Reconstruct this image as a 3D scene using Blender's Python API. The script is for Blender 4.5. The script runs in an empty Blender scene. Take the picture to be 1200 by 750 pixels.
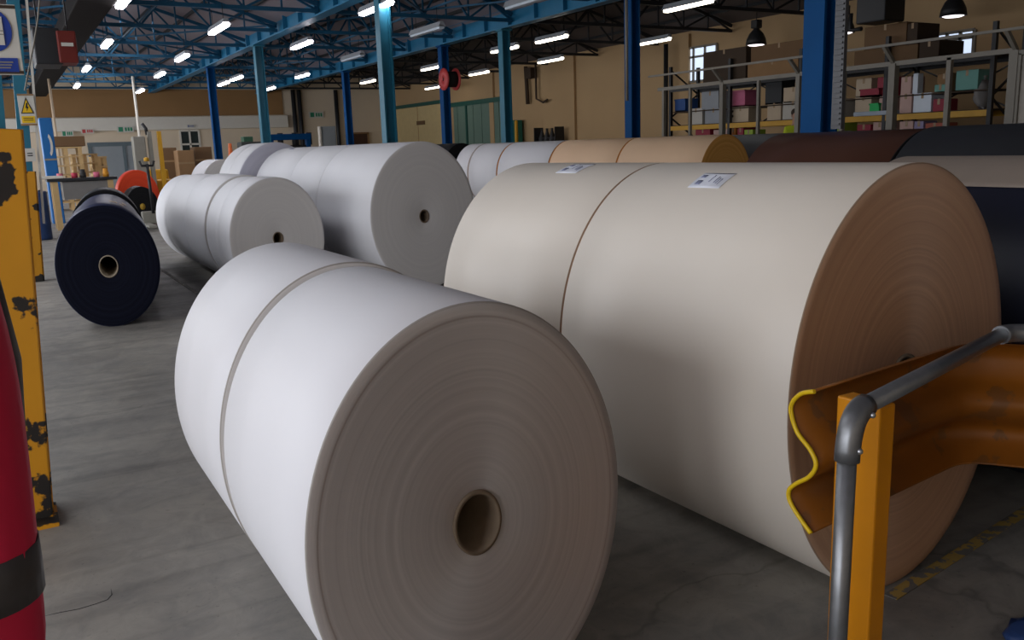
import bpy, bmesh, math, random
from mathutils import Vector, Matrix, Euler
random.seed(7)
sc = bpy.context.scene
COL = sc.collection
S = 1.278          # height of things against their width in this hall
H = 1.65           # eye height
R_ = math.radians

# ------------------------------------------------------------------ camera frame
FPX = 1011.0
FW = Vector((0.49037014, 0.84852756, -0.19884192))
RT = Vector((0.8619092, -0.5059546, -0.03350344))
UP = Vector((0.12903357, 0.15495459, 0.97945873))
EYE = Vector((0, 0, H))
def ray(px, py): return FW + RT*((px-600)/FPX) + UP*((375-py)/FPX)
def onx(px, py, x): d = ray(px, py); return EYE + d*(x/d.x)
def ony(px, py, y): d = ray(px, py); return EYE + d*(y/d.y)
def onz(px, py, z): d = ray(px, py); return EYE + d*((z-H)/d.z)
def dep(px, py, D): return EYE + ray(px, py)*D

# ------------------------------------------------------------------ materials
MATS = {}
def mat(name, col, rough=.6, metal=0., var=.12, scale=6., bump=0., emit=None, estr=0., chips=None, spec=.4):
    if name in MATS: return MATS[name]
    m = bpy.data.materials.new(name); m.use_nodes = True
    nt = m.node_tree; N = nt.nodes; L = nt.links
    b = N['Principled BSDF']; b.inputs['Roughness'].default_value = rough; b.inputs['Metallic'].default_value = metal
    b.inputs['Specular IOR Level'].default_value = spec
    tc = N.new('ShaderNodeTexCoord'); no = N.new('ShaderNodeTexNoise')
    no.inputs['Scale'].default_value = scale; no.inputs['Detail'].default_value = 5
    L.new(tc.outputs['Object'], no.inputs['Vector'])
    mx = N.new('ShaderNodeMix'); mx.data_type = 'RGBA'
    mx.inputs[6].default_value = (*[c*(1-var) for c in col], 1); mx.inputs[7].default_value = (*[min(1, c*(1+var)) for c in col], 1)
    L.new(no.outputs['Fac'], mx.inputs[0]); out = mx.outputs[2]
    if chips:
        n2 = N.new('ShaderNodeTexNoise'); n2.inputs['Scale'].default_value = chips[1]; n2.inputs['Detail'].default_value = 6
        L.new(tc.outputs['Object'], n2.inputs['Vector'])
        rp = N.new('ShaderNodeValToRGB'); rp.color_ramp.elements[0].position = chips[2]; rp.color_ramp.elements[1].position = chips[2]+.02
        L.new(n2.outputs['Fac'], rp.inputs[0])
        m2 = N.new('ShaderNodeMix'); m2.data_type = 'RGBA'; L.new(rp.outputs[0], m2.inputs[0]); L.new(out, m2.inputs[6])
        m2.inputs[7].default_value = (*chips[0], 1); out = m2.outputs[2]
    L.new(out, b.inputs['Base Color'])
    if bump:
        bp = N.new('ShaderNodeBump'); bp.inputs['Strength'].default_value = bump; bp.inputs['Distance'].default_value = .01
        L.new(no.outputs['Fac'], bp.inputs['Height']); L.new(bp.outputs[0], b.inputs['Normal'])
    if emit:
        b.inputs['Emission Color'].default_value = (*emit, 1); b.inputs['Emission Strength'].default_value = estr
    MATS[name] = m; return m

def guard_mat():
    m = mat('yellow_guard_paint', (.62, .27, .010), .45, var=.12, scale=4, chips=((.02, .017, .015), 5.5, .60))
    nt = m.node_tree; N = nt.nodes; L = nt.links
    rp = [n for n in N if n.bl_idname == 'ShaderNodeValToRGB'][0]; src = rp.inputs[0].links[0].from_socket
    sp = N.new('ShaderNodeSeparateXYZ'); tc = [n for n in N if n.bl_idname == 'ShaderNodeTexCoord'][0]; L.new(tc.outputs['Object'], sp.inputs[0])
    cv = N.new('ShaderNodeValToRGB'); e = cv.color_ramp.elements; e[0].position = 0; e[0].color = (.075,)*3+(1,); e[1].position = 1; e[1].color = (0, 0, 0, 1)
    for q, v in ((.20, .065), (.30, 0), (.76, 0), (.84, .12), (.93, .12), (.98, 0)): k = e.new(q); k.color = (v, v, v, 1)
    dv = N.new('ShaderNodeMath'); dv.operation = 'DIVIDE'; dv.inputs[1].default_value = 1.8; L.new(sp.outputs['Z'], dv.inputs[0]); L.new(dv.outputs[0], cv.inputs[0])
    ad = N.new('ShaderNodeMath'); ad.operation = 'ADD'; L.new(src, ad.inputs[0]); L.new(cv.outputs[0], ad.inputs[1]); L.new(ad.outputs[0], rp.inputs[0])
    return m
def face_mat(name, c0, c1, scale=60., rough=.5, aniso=0., lines=(), Rr=.5, spec=.4, ior=1.5):
    """cut ends of wound paper: colour by radius"""
    m = bpy.data.materials.new(name); m.use_nodes = True
    nt = m.node_tree; N = nt.nodes; L = nt.links
    b = N['Principled BSDF']; b.inputs['Roughness'].default_value = rough; b.inputs['Specular IOR Level'].default_value = spec; b.inputs['IOR'].default_value = ior
    tc = N.new('ShaderNodeTexCoord'); mp = N.new('ShaderNodeMapping')
    mp.inputs['Scale'].default_value = (1, 0, 1/S); L.new(tc.outputs['Object'], mp.inputs['Vector'])
    ln = N.new('ShaderNodeVectorMath'); ln.operation = 'LENGTH'; L.new(mp.outputs[0], ln.inputs[0])
    # slight wobble so the rings are not perfect
    nw = N.new('ShaderNodeTexNoise'); nw.inputs['Scale'].default_value = 3.; L.new(tc.outputs['Object'], nw.inputs['Vector'])
    ma = N.new('ShaderNodeMath'); ma.operation = 'MULTIPLY_ADD'; L.new(nw.outputs['Fac'], ma.inputs[0]); ma.inputs[1].default_value = .006
    L.new(ln.outputs['Value'], ma.inputs[2])
    no = N.new('ShaderNodeTexNoise'); no.noise_dimensions = '1D'; no.inputs['Scale'].default_value = scale; no.inputs['Detail'].default_value = 8; no.inputs['Roughness'].default_value = .65
    L.new(ma.outputs[0], no.inputs['W'])
    mx = N.new('ShaderNodeMix'); mx.data_type = 'RGBA'; mx.inputs[6].default_value = (*c0, 1); mx.inputs[7].default_value = (*c1, 1)
    rp = N.new('ShaderNodeValToRGB'); rp.color_ramp.elements[0].position = .3; rp.color_ramp.elements[1].position = .7
    L.new(no.outputs['Fac'], rp.inputs[0]); L.new(rp.outputs[0], mx.inputs[0])
    out = mx.outputs[2]
    if lines:
        r2 = N.new('ShaderNodeValToRGB'); r2.color_ramp.interpolation = 'LINEAR'
        e = r2.color_ramp.elements; e[0].position = 0; e[0].color = (1, 1, 1, 1); e[1].position = 1; e[1].color = (.85, .85, .85, 1)
        for pos, w, v in lines:
            for q, vv in ((pos-w*1.6, 1), (pos, v), (pos+w*1.6, 1)):
                k = e.new(q); k.color = (*([vv]*3 if not isinstance(vv, tuple) else vv), 1)
        dv = N.new('ShaderNodeMath'); dv.operation = 'DIVIDE'; dv.inputs[1].default_value = Rr; L.new(ln.outputs['Value'], dv.inputs[0])
        L.new(dv.outputs[0], r2.inputs[0])
        m3 = N.new('ShaderNodeMix'); m3.data_type = 'RGBA'; m3.blend_type = 'MULTIPLY'; m3.inputs[0].default_value = 1
        L.new(out, m3.inputs[6]); L.new(r2.outputs[0], m3.inputs[7]); out = m3.outputs[2]
    L.new(out, b.inputs['Base Color'])
    bp = N.new('ShaderNodeBump'); bp.inputs['Strength'].default_value = .15; bp.inputs['Distance'].default_value = .002
    L.new(no.outputs['Fac'], bp.inputs['Height']); L.new(bp.outputs[0], b.inputs['Normal'])
    if aniso:
        b.inputs['Anisotropic'].default_value = aniso
        tg = N.new('ShaderNodeTangent'); tg.direction_type = 'RADIAL'; tg.axis = 'Y'; L.new(tg.outputs[0], b.inputs['Tangent'])
    return m

def floor_mat():
    m = bpy.data.materials.new('concrete_floor'); m.use_nodes = True
    nt = m.node_tree; N = nt.nodes; L = nt.links; b = N['Principled BSDF']
    tc = N.new('ShaderNodeTexCoord')
    def noise(s, d=6, r=.6, dist=0.):
        n = N.new('ShaderNodeTexNoise'); n.inputs['Scale'].default_value = s; n.inputs['Detail'].default_value = d; n.inputs['Roughness'].default_value = r
        n.inputs['Distortion'].default_value = dist; L.new(tc.outputs['Object'], n.inputs['Vector']); return n
    def ramp(src, a, bb, ca, cb):
        r = N.new('ShaderNodeValToRGB'); r.color_ramp.elements[0].position = a; r.color_ramp.elements[1].position = bb
        r.color_ramp.elements[0].color = (*ca, 1); r.color_ramp.elements[1].color = (*cb, 1); L.new(src, r.inputs[0]); return r
    def mul(a, bsock, f=1.):
        x = N.new('ShaderNodeMix'); x.data_type = 'RGBA'; x.blend_type = 'MULTIPLY'; x.inputs[0].default_value = f
        L.new(a, x.inputs[6]); L.new(bsock, x.inputs[7]); return x.outputs[2]
    base = ramp(noise(.7, 8, .62, .6).outputs['Fac'], .32, .68, (.19, .182, .168), (.30, .282, .25)).outputs[0]
    d1 = ramp(noise(5, 8, .7, 1.).outputs['Fac'], .35, .6, (.78, .78, .79), (1.05, 1.03, 1.)).outputs[0]
    d2 = ramp(noise(38, 3, .6).outputs['Fac'], .28, .36, (.55, .55, .55), (1, 1, 1)).outputs[0]
    c = mul(mul(base, d1), d2, .7)
    # long sweep marks
    mp = N.new('ShaderNodeMapping'); mp.inputs['Scale'].default_value = (.5, 6., 1); mp.inputs['Rotation'].default_value = (0, 0, R_(-20)); L.new(tc.outputs['Object'], mp.inputs[0])
    ns = N.new('ShaderNodeTexNoise'); ns.inputs['Scale'].default_value = .9; ns.inputs['Detail'].default_value = 5; ns.inputs['Distortion'].default_value = .8; L.new(mp.outputs[0], ns.inputs['Vector'])
    c = mul(c, ramp(ns.outputs['Fac'], .34, .5, (.72, .72, .73), (1, 1, 1)).outputs[0], .8)
    # hairline cracks
    vo = N.new('ShaderNodeTexVoronoi'); vo.feature = 'DISTANCE_TO_EDGE'; vo.inputs['Scale'].default_value = .42
    nd = noise(1.3, 4); ad = N.new('ShaderNodeMix'); ad.data_type = 'RGBA'; ad.inputs[0].default_value = .35
    L.new(tc.outputs['Object'], ad.inputs[6]); L.new(nd.outputs['Color'], ad.inputs[7]); L.new(ad.outputs[2], vo.inputs['Vector'])
    c = mul(c, ramp(vo.outputs['Distance'], .0008, .0022, (.45, .45, .45), (1, 1, 1)).outputs[0], .55)
    L.new(c, b.inputs['Base Color']); b.inputs['Roughness'].default_value = .55
    rr = ramp(noise(2.2, 5).outputs['Fac'], .3, .7, (.42,)*3, (.7,)*3); L.new(rr.outputs[0], b.inputs['Roughness'])
    bp = N.new('ShaderNodeBump'); bp.inputs['Strength'].default_value = .12; bp.inputs['Distance'].default_value = .01
    L.new(d1, bp.inputs['Height']); L.new(bp.outputs[0], b.inputs['Normal'])
    return m

M = dict(
 white=mat('white_paper', (.735, .73, .755), .5, var=.015, scale=2),
 cream=mat('cream_paper', (.72, .655, .575), .42, var=.02, scale=2),
 navy=mat('navy_paper', (.026, .032, .078), .38, var=.1, scale=2),
 black=mat('black_paper', (.016, .017, .020), .5, var=.1, scale=2),
 brown=mat('brown_paper', (.062, .024, .014), .36, var=.08, scale=2),
 peach=mat('peach_paper', (.90, .62, .40), .55, var=.03, scale=2),
 grey=mat('grey_paper', (.17, .18, .19), .6, var=.05),
 red=mat('red_paper', (.75, .045, .015), .5, var=.06),
 seam=mat('cut_edge_brown', (.30, .20, .13), .7),
 seamgrey=mat('cut_edge_grey', (.36, .33, .30), .6),
 card=mat('core_cardboard', (.16, .115, .075), .8, var=.2, scale=20),
 core_light=mat('core_cardboard_pale', (.36, .30, .22), .8, var=.15, scale=20),
 label=mat('label_white', (.78, .80, .88), .5, var=.02),
 ink=mat('label_ink', (.22, .24, .36), .6),
 dknavy=mat('dark_navy_paper', (.010, .012, .026), .42, var=.1),
 core_yellow=mat('core_yellow', (.45, .28, .03), .7),
 tan=mat('tan_label', (.52, .40, .28), .6),
 blue=mat('blue_steel_paint', (.002, .062, .20), .6, var=.15, scale=3, spec=.12),
 teal=mat('teal_steel_paint', (.02, .155, .235), .45, var=.15, scale=3),
 beam=mat('beam_blue_paint', (.016, .165, .31), .45, var=.2, scale=3),
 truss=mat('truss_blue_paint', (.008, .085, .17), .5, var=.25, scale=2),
 trussd=mat('truss_shade_tone', (.022, .024, .028), .6, var=.25, scale=2),  # right-bay trusses look unlit: shade put into the colour; purlins share it
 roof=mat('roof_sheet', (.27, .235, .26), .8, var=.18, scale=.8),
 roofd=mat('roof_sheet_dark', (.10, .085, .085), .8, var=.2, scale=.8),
 wall=mat('wall_cream_paint', (.72, .60, .45), .8, var=.06, scale=.8),
 wallr=mat('wall_buff_paint', (.47, .315, .165), .8, var=.08, scale=.7),
 wallbr=mat('wall_brown_board', (.30, .165, .065), .75, var=.12, scale=.8),
 trimw=mat('white_painted_timber', (.72, .68, .60), .6, var=.04),
 yellow=guard_mat(),
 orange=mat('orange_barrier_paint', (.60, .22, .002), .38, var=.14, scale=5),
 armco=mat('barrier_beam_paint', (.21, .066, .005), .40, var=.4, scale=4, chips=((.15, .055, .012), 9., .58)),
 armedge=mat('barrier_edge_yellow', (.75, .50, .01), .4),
 galv=mat('galvanised_tube', (.23, .235, .245), .38, metal=.75, var=.2, scale=30),
 steel=mat('bright_bolt_steel', (.55, .56, .58), .3, metal=.9),
 greysteel=mat('grey_frame_paint', (.245, .222, .185), .55, var=.1),
 dark=mat('dark_metal', (.02, .02, .022), .5, var=.2),
 rubber=mat('black_rubber', (.013, .013, .014), .8),
 rackyellow=mat('rack_yellow_paint', (.62, .33, .02), .5),
 carton=mat('carton_brown', (.16, .09, .042), .8, var=.12, scale=3),
 carton2=mat('carton_tan', (.29, .165, .075), .8, var=.12, scale=3),
 cartond=mat('carton_dark', (.055, .035, .022), .85, var=.15, scale=3),
 tape=mat('carton_tape', (.34, .22, .11), .4),
 pallet=mat('pallet_pine', (.55, .37, .17), .75, var=.2, scale=5),
 doorgrey=mat('roller_door_grey', (.29, .32, .34), .5, var=.05),
 doorgreen=mat('door_green_paint', (.14, .22, .18), .55, var=.07),
 lamp=mat('lit_tube', (1, 1, 1), .4, emit=(1., .93, .98), estr=26.),
 lampr=mat('lit_tube_warm', (1, 1, 1), .4, emit=(1., .90, .72), estr=9.),
 lampdead=mat('unlit_tube', (.62, .70, .78), .3),
 lamphouse=mat('lamp_housing', (.35, .37, .40), .5),
 sky=mat('window_daylight', (.7, .8, .9), .4, emit=(.66, .78, 1.), estr=1.15),
 glass=mat('dark_window_glass', (.03, .04, .04), .15),
 signw=mat('sign_white', (.62, .60, .54), .5),
 signblue=mat('sign_blue', (.015, .05, .30), .5),
 signyel=mat('sign_yellow', (.80, .50, .01), .5),
 signgrn=mat('sign_green', (.03, .25, .13), .5),
 signred=mat('sign_red', (.50, .05, .05), .5),
 jacket=mat('red_jacket_cloth', (.80, .022, .085), .75, var=.12, scale=9, bump=.15),
 band=mat('grey_reflective_band', (.085, .078, .08), .5, var=.12),
 hivis=mat('hivis_yellow_cloth', (.62, .74, .03), .7),
 trouser=mat('navy_trouser_cloth', (.02, .025, .045), .8),
 skin=mat('skin', (.48, .27, .19), .55, var=.06),
 hair=mat('brown_hair', (.04, .025, .016), .7),
 boot=mat('boot_leather', (.02, .018, .016), .5),
 bluebin=mat('blue_plastic', (.015, .04, .12), .45),
 bluep=mat('blue_panel_paint', (.01, .13, .38), .5),
 redheater=mat('heater_red', (.16, .018, .012), .5),
 floorline=mat('floor_line_yellow', (.36, .24, .06), .7, var=.3, scale=12, chips=((.14, .13, .12), 16., .52)),
 linefade=mat('floor_line_faded', (.34, .30, .23), .7, var=.2, scale=12, chips=((.17, .165, .155), 12., .45)),
)
def pmat(name, c, rough=.6): return mat('goods_'+name, c, rough, var=.06)

# ------------------------------------------------------------------ mesh helpers
class MB:
    def __init__(s): s.bm = bmesh.new(); s.mi = 0
    def _fin(s, geo, smooth=False):
        for f in geo:
            f.material_index = s.mi; f.smooth = smooth
    def box(s, c, size, rot=None, bev=0.):
        r = bmesh.ops.create_cube(s.bm, size=1.)
        vs = r['verts']
        mt = Matrix.Translation(Vector(c)) @ (rot.to_4x4() if rot is not None else Matrix.Identity(4)) @ Matrix.Diagonal((*size, 1))
        bmesh.ops.transform(s.bm, matrix=mt, verts=vs)
        if bev:
            es = list({e for v in vs for e in v.link_edges})
            g = bmesh.ops.bevel(s.bm, geom=es, offset=bev, segments=2, affect='EDGES', profile=.5)
            s._fin(g['faces'])
        s._fin({f for v in vs if v.is_valid for f in v.link_faces}); return s
    def bar(s, a, b, w, h, up=Vector((0, 0, 1))):
        a, b = Vector(a), Vector(b); d = (b-a); L = d.length; d.normalize()
        x = d.cross(up)
        if x.length < 1e-4: x = d.cross(Vector((1, 0, 0)))
        x.normalize(); z = x.cross(d)
        rot = Matrix((x, d, z)).transposed()
        return s.box((a+b)/2, (w, L, h), rot)
    def tube(s, pts, r, n=12, cap=True, smooth=True):
        pts = [Vector(p) for p in pts]; rs = r if isinstance(r, (list, tuple)) else [r]*len(pts)
        rings = []; prev = None
        for i, p in enumerate(pts):
            t = (pts[min(i+1, len(pts)-1)]-pts[max(i-1, 0)]).normalized()
            if prev is None:
                x = t.orthogonal().normalized()
            else:
                x = (prev - t*prev.dot(t)).normalized()
            prev = x; y = t.cross(x)
            rings.append([s.bm.verts.new(p + (x*math.cos(a)+y*math.sin(a))*rs[i]) for a in [2*math.pi*k/n for k in range(n)]])
        fs = []
        for a, b in zip(rings, rings[1:]):
            for k in range(n): fs.append(s.bm.faces.new((a[k], a[(k+1) % n], b[(k+1) % n], b[k])))
        s._fin(fs, smooth)
        if cap: s._fin([s.bm.faces.new(rings[0][::-1]), s.bm.faces.new(rings[-1])])
        return s
    def lathe(s, prof, c, axis='z', n=32, ez=1., smooth=True, mis=None, closed=False):
        """prof: list of (radius, along-axis).  ez stretches height"""
        c = Vector(c); rings = []
        for r, h in prof:
            ring = []
            for k in range(n):
                a = 2*math.pi*k/n; u, v = r*math.cos(a), r*math.sin(a)
                p = {'z': Vector((u, v, h)), 'y': Vector((u, h, v*ez)), 'x': Vector((h, u, v*ez))}[axis]
                ring.append(s.bm.verts.new(c+p))
            rings.append(ring)
        pr = list(zip(rings, rings[1:])) + ([(rings[-1], rings[0])] if closed else [])
        for i, (a, b) in enumerate(pr):
            fs = [s.bm.faces.new((a[k], a[(k+1) % n], b[(k+1) % n], b[k])) for k in range(n)]
            keep = s.mi
            if mis: s.mi = mis[i]
            s._fin(fs, smooth); s.mi = keep
        if not closed:
            for ring, (r, _) in ((rings[0], prof[0]), (rings[-1], prof[-1])):
                if r > 1e-5 and mis is None: s._fin([s.bm.faces.new(ring)])
        return s
    def prism(s, poly, z0, z1, frame=None):
        """polygon (u,v) extruded z0..z1 in a frame (origin, U, V, W)"""
        O, U, V, W = frame or (Vector(), Vector((1, 0, 0)), Vector((0, 1, 0)), Vector((0, 0, 1)))
        a = [s.bm.verts.new(O+U*u+V*v+W*z0) for u, v in poly]; b = [s.bm.verts.new(O+U*u+V*v+W*z1) for u, v in poly]
        n = len(poly); fs = [s.bm.faces.new(a[::-1]), s.bm.faces.new(b)]
        for k in range(n): fs.append(s.bm.faces.new((a[k], a[(k+1) % n], b[(k+1) % n], b[k])))
        s._fin(fs); return s
    def sph(s, c, r, sc_=(1, 1, 1), n=16):
        g = bmesh.ops.create_uvsphere(s.bm, u_segments=n, v_segments=n//2+2, radius=1.)
        bmesh.ops.transform(s.bm, matrix=Matrix.Translation(Vector(c)) @ Matrix.Diagonal((r*sc_[0], r*sc_[1], r*sc_[2], 1)), verts=g['verts'])
        s._fin({f for v in g['verts'] for f in v.link_faces}, True); return s
    def build(s, name, mats, parent=None, origin=None):
        mats = mats if isinstance(mats, (list, tuple)) else [mats]
        bmesh.ops.remove_doubles(s.bm, verts=s.bm.verts, dist=1e-6)
        bmesh.ops.recalc_face_normals(s.bm, faces=s.bm.faces)
        base = Vector(origin) if origin is not None else (world_loc(parent) if parent else Vector())
        bmesh.ops.translate(s.bm, verts=s.bm.verts, vec=-base)
        me = bpy.data.meshes.new(name); s.bm.to_mesh(me); s.bm.free()
        for m in mats: me.materials.append(m)
        o = bpy.data.objects.new(name, me); COL.objects.link(o)
        if parent:
            o.parent = parent
            o.location = base - world_loc(parent)
        else: o.location = base
        o['_w'] = list(base)
        return o
def world_loc(o): return Vector(o['_w'])
def thing(name, label, cat, loc, group=None):
    o = bpy.data.objects.new(name, None); COL.objects.link(o); o.empty_display_size = .1
    o.location = loc; o['_w'] = list(loc); o['label'] = label; o['category'] = cat
    if group: o['group'] = group
    return o
def tag(o, label, cat, group=None):
    o['label'] = label; o['category'] = cat
    if group: o['group'] = group
    return o
def struct(name, mb, mats, label=None, parent=None, origin=None):
    o = mb.build(name, mats, parent, origin)
    if parent is None: o['kind'] = 'structure'
    if label: o['label'] = label
    return o

# ------------------------------------------------------------------ the hall
XW, YB, XL, YN = 23., 54., -6., -5.
EAVE = 5.35
fl = MB(); fl.box(((XW+XL)/2, (YB+YN)/2, -.1), (XW-XL+.6, YB-YN+.6, .2)); flo = struct('floor', fl, floor_mat(), 'worn grey concrete hall floor')
for pts in ([(44, 724), (70, 718), (92, 714), (112, 708), (126, 703), (131, 697), (130, 690)],):
    k = MB(); k.tube([onz(px, py, -.0006) for px, py in pts], [.0008]+[.0022]*(len(pts)-2)+[.0008], 6); k.build('crack', M['rubber'], flo, origin=(0, 0, 0))
# back wall: brown boarding above, cream paint below
w = MB(); w.box(((XW+XL)/2, YB+.15, 3.6), (XW-XL, .3, 7.2)); struct('wall_back', w, M['wall'])
xb = ony(331, 125, YB).x
w = MB(); w.box(((XL+xb)/2, YB-.04, (ony(200, 136, YB).z+5.4)/2), (xb-XL, .08, 5.4-ony(200, 136, YB).z)); struct('trim_1', w, M['wallbr'], 'brown boarding along the top of the back wall')
zt, zb = ony(200, 137, YB).z, ony(200, 152, YB).z
w = MB(); w.box(((XL+xb)/2+.1, YB-.16, (zt+zb)/2), (xb-XL+.2, .30, zt-zb), bev=.03); struct('trim_2', w, M['trimw'], 'white boxed ledge under the brown boarding')
w = MB(); w.box((XW+.15, (YB+YN)/2, 2.8), (.3, YB-YN, 5.6)); struct('wall_right', w, M['wallr'])
w = MB()
for y in (9., 17., 25.9, 33.5, 41.):
    w.box((XW-.06, y, 2.75), (.14, .45, 5.5))
struct('trim_3', w, M['wallr'], 'flat piers of the right wall')
w = MB(); w.box(((XW+XL)/2, YN-.15, 2.8), (XW-XL, .3, 5.6)); struct('wall_front', w, M['wall'])
# left wall has a long row of windows that light the hall
w = MB(); w.box((XL-.15, (YB+YN)/2, .5), (.3, YB-YN, 1.)); w.box((XL-.15, (YB+YN)/2, 5.0), (.3, YB-YN, 1.2))
WIN = [(-3.5, 3.), (4.5, 11.), (12.5, 19.), (20.5, 27.), (28.5, 35.), (36.5, 43.), (44.5, 51.)]
ys = [YN]+[v for p in WIN for v in p]+[YB]
for a, b in zip(ys[::2], ys[1::2]): w.box((XL-.15, (a+b)/2, 2.7), (.3, b-a, 3.4))
struct('wall_left', w, M['wall'])
for i, (a, b) in enumerate(WIN):
    f = MB()
    for y in [a+(b-a)*k/5 for k in range(6)]: f.box((XL-.15, y, 2.7), (.06, .06, 3.4))
    for z in (1.03, 2.1, 3.2, 4.37): f.box((XL-.15, (a+b)/2, z), (.06, b-a, .06))
    struct('window_%d' % (i+1), f, M['greysteel'])
# roof: one shallow gable over each bay
BAYS = [(XL, 0.), (0., 8.), (8., 14.), (14., XW)]
RIDGE = 1.5
for i, (a, b) in enumerate(BAYS):
    m_ = (a+b)/2; r = MB(); t = .08
    poly = [(a, EAVE+.25), (m_, EAVE+RIDGE), (b, EAVE+.25), (b, EAVE+.25+t), (m_, EAVE+RIDGE+t), (a, EAVE+.25+t)]
    r.prism(poly, YN, YB, (Vector(), Vector((1, 0, 0)), Vector((0, 0, 1)), Vector((0, 1, 0))))
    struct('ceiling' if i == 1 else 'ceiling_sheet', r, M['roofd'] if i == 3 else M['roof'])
    # purlins run the length of the hall
    p = MB()
    for k in range(1, 8):
        x = a+(b-a)*k/8; z = EAVE+.25+(RIDGE-.25)*(1-abs(x-m_)/(m_-a))-.05
        p.box((x, (YB+14)/2, z), (.06, YB-14, .10))
    struct('roof_purlin', p, M['trussd'])
# trusses
def truss(a, b, y, mt):
    m_ = (a+b)/2; t = MB(); z0 = EAVE-.02; n = 8
    t.bar((a, y, z0), (b, y, z0), .10, .10)
    xs = [a+(b-a)*k/n for k in range(n+1)]
    top = lambda x: EAVE+.15+(RIDGE-.25)*(1-abs(x-m_)/(m_-a))
    t.bar((a, y, top(a)), (m_, y, top(m_)), .09, .10); t.bar((m_, y, top(m_)), (b, y, top(b)), .09, .10)
    for k in range(n):
        x0, x1 = xs[k], xs[k+1]
        if k % 2 == 0: t.bar((x0, y, z0), (x1, y, top(x1)), .055, .055)
        else: t.bar((x0, y, top(x0)), (x1, y, z0), .055, .055)
        if k: t.bar((x0, y, z0), (x0, y, top(x0)), .045, .045)
    struct('roof_truss', t, mt)
for y in (15.5, 19.5, 23.5, 27.5, 31.5, 35.5, 39.5, 43.5, 47.5, 51.5):
    for i, (a, b) in enumerate(BAYS):
        if i == 0 and y < 19: continue
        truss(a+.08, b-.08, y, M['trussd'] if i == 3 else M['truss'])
# slender wind bracing in the plane of the bottom chords
for i, (a, b) in enumerate(BAYS[:3]):
    br = MB()
    for y in (19.5, 27.5, 35.5, 43.5):
        br.bar((a+.1, y, EAVE+.08), (b-.1, y+8, EAVE+.08), .05, .05); br.bar((a+.1, y+8, EAVE+.14), (b-.1, y, EAVE+.14), .05, .05)
        br.bar(((a+b)/2, y, EAVE+.11), ((a+b)/2, y+8, EAVE+.11), .05, .05)
    struct('roof_bracing', br, M['truss'])
# long beams on the column lines
def ibeam(x, y0, y1, z0, hgt, wid, mt, name):
    t = MB(); t.box((x, (y0+y1)/2, z0+.02), (wid, y1-y0, .04)); t.box((x, (y0+y1)/2, z0+hgt-.02), (wid, y1-y0, .04)); t.box((x, (y0+y1)/2, z0+hgt/2), (.05, y1-y0, hgt))
    for y in [y0+1.5*k for k in range(int((y1-y0)/1.5)+1)]: t.box((x, y, z0+hgt/2), (wid*.9, .02, hgt))
    return struct(name, t, mt)
ibeam(8., -4.9, 53.8, 5.2, .62, .34, M['beam'], 'beam')
ibeam(14., -4.9, 53.8, 5.15, .55, .34, M['beam'], 'beam')
ibeam(0., -4.9, 53.8, 5.2, .5, .3, M['teal'], 'beam')
def column(x, y, mt, ztop, wd=.28, lab=None):
    a, t = wd/2, .035
    poly = [(-a, -a), (a, -a), (a, -a+t), (t/2, -a+t), (t/2, a-t), (a, a-t), (a, a), (-a, a), (-a, a-t), (-t/2, a-t), (-t/2, -a+t), (-a, -a+t)]
    c = MB(); c.prism([(v, u) for u, v in poly], 0, ztop, (Vector((x, y, 0)), Vector((1, 0, 0)), Vector((0, 1, 0)), Vector((0, 0, 1))))
    c.box((x, y, .02), (wd+.2, wd+.2, .04)); c.box((x, y, ztop-.03), (wd+.1, wd+.1, .05))
    return struct('column', c, mt, lab)
c1 = []
for px, py, m_ in ((250, 120, 'blue'), (306, 100, 'teal'), (452, 80, 'teal'), (962, 80, 'blue')):
    p = onx(px, py, 8.); c1.append(p); column(8., p.y, M[m_], 5.2)
c2 = []
for px, py, m_ in ((407, 120, 'blue'), (521, 100, 'blue'), (592, 90, 'teal'), (741, 80, 'blue')):
    p = onx(px, py, 14.); c2.append(p); column(14., p.y, M[m_], 5.15)


# ------------------------------------------------------------------ paper rolls
def cyl_hit(px, py, cx, R):
    d = ray(px, py); dz = d.z/S; ez = (H - R*S)/S
    A = d.x**2+dz**2; B = 2*(d.x*(-cx)+dz*ez); C = cx*cx+ez*ez-R*R
    t = (-B-math.sqrt(max(0, B*B-4*A*C)))/(2*A); p = EYE+d*t
    return math.atan2((p.z-R*S)/S, p.x-cx), p.y
FACES = dict(
 white=face_mat('white_roll_end', (.30, .26, .245), (.40, .35, .33), 55, .46, .70, ((.935, .004, (.55, .42, .36)), (.70, .006, .82), (.975, .004, 1.12)), .488, spec=1., ior=2.1),
 grey=face_mat('grey_white_roll_end', (.66, .63, .61), (.70, .67, .645), 30, .6, 0.),
 cream=face_mat('cream_roll_end', (.42, .215, .11), (.54, .30, .165), 50, .46, .70, ((.90, .004, .85), (.62, .004, .85)), .605, spec=.9, ior=1.9),
 navy=face_mat('navy_roll_end', (.004, .005, .013), (.008, .010, .022), 40, .8, 0., spec=.12),
 orange=face_mat('orange_roll_end', (.72, .33, .07), (.86, .45, .12), 25, .5, .4),
 lilac=face_mat('lilac_roll_end', (.56, .55, .64), (.60, .59, .67), 25, .6, 0.),
 black=face_mat('black_roll_end', (.008, .008, .009), (.013, .013, .014), 30, .8, 0., spec=.12),
 red=face_mat('red_roll_end', (.70, .05, .012), (.80, .07, .015), 15, .55, 0.),
)
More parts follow.
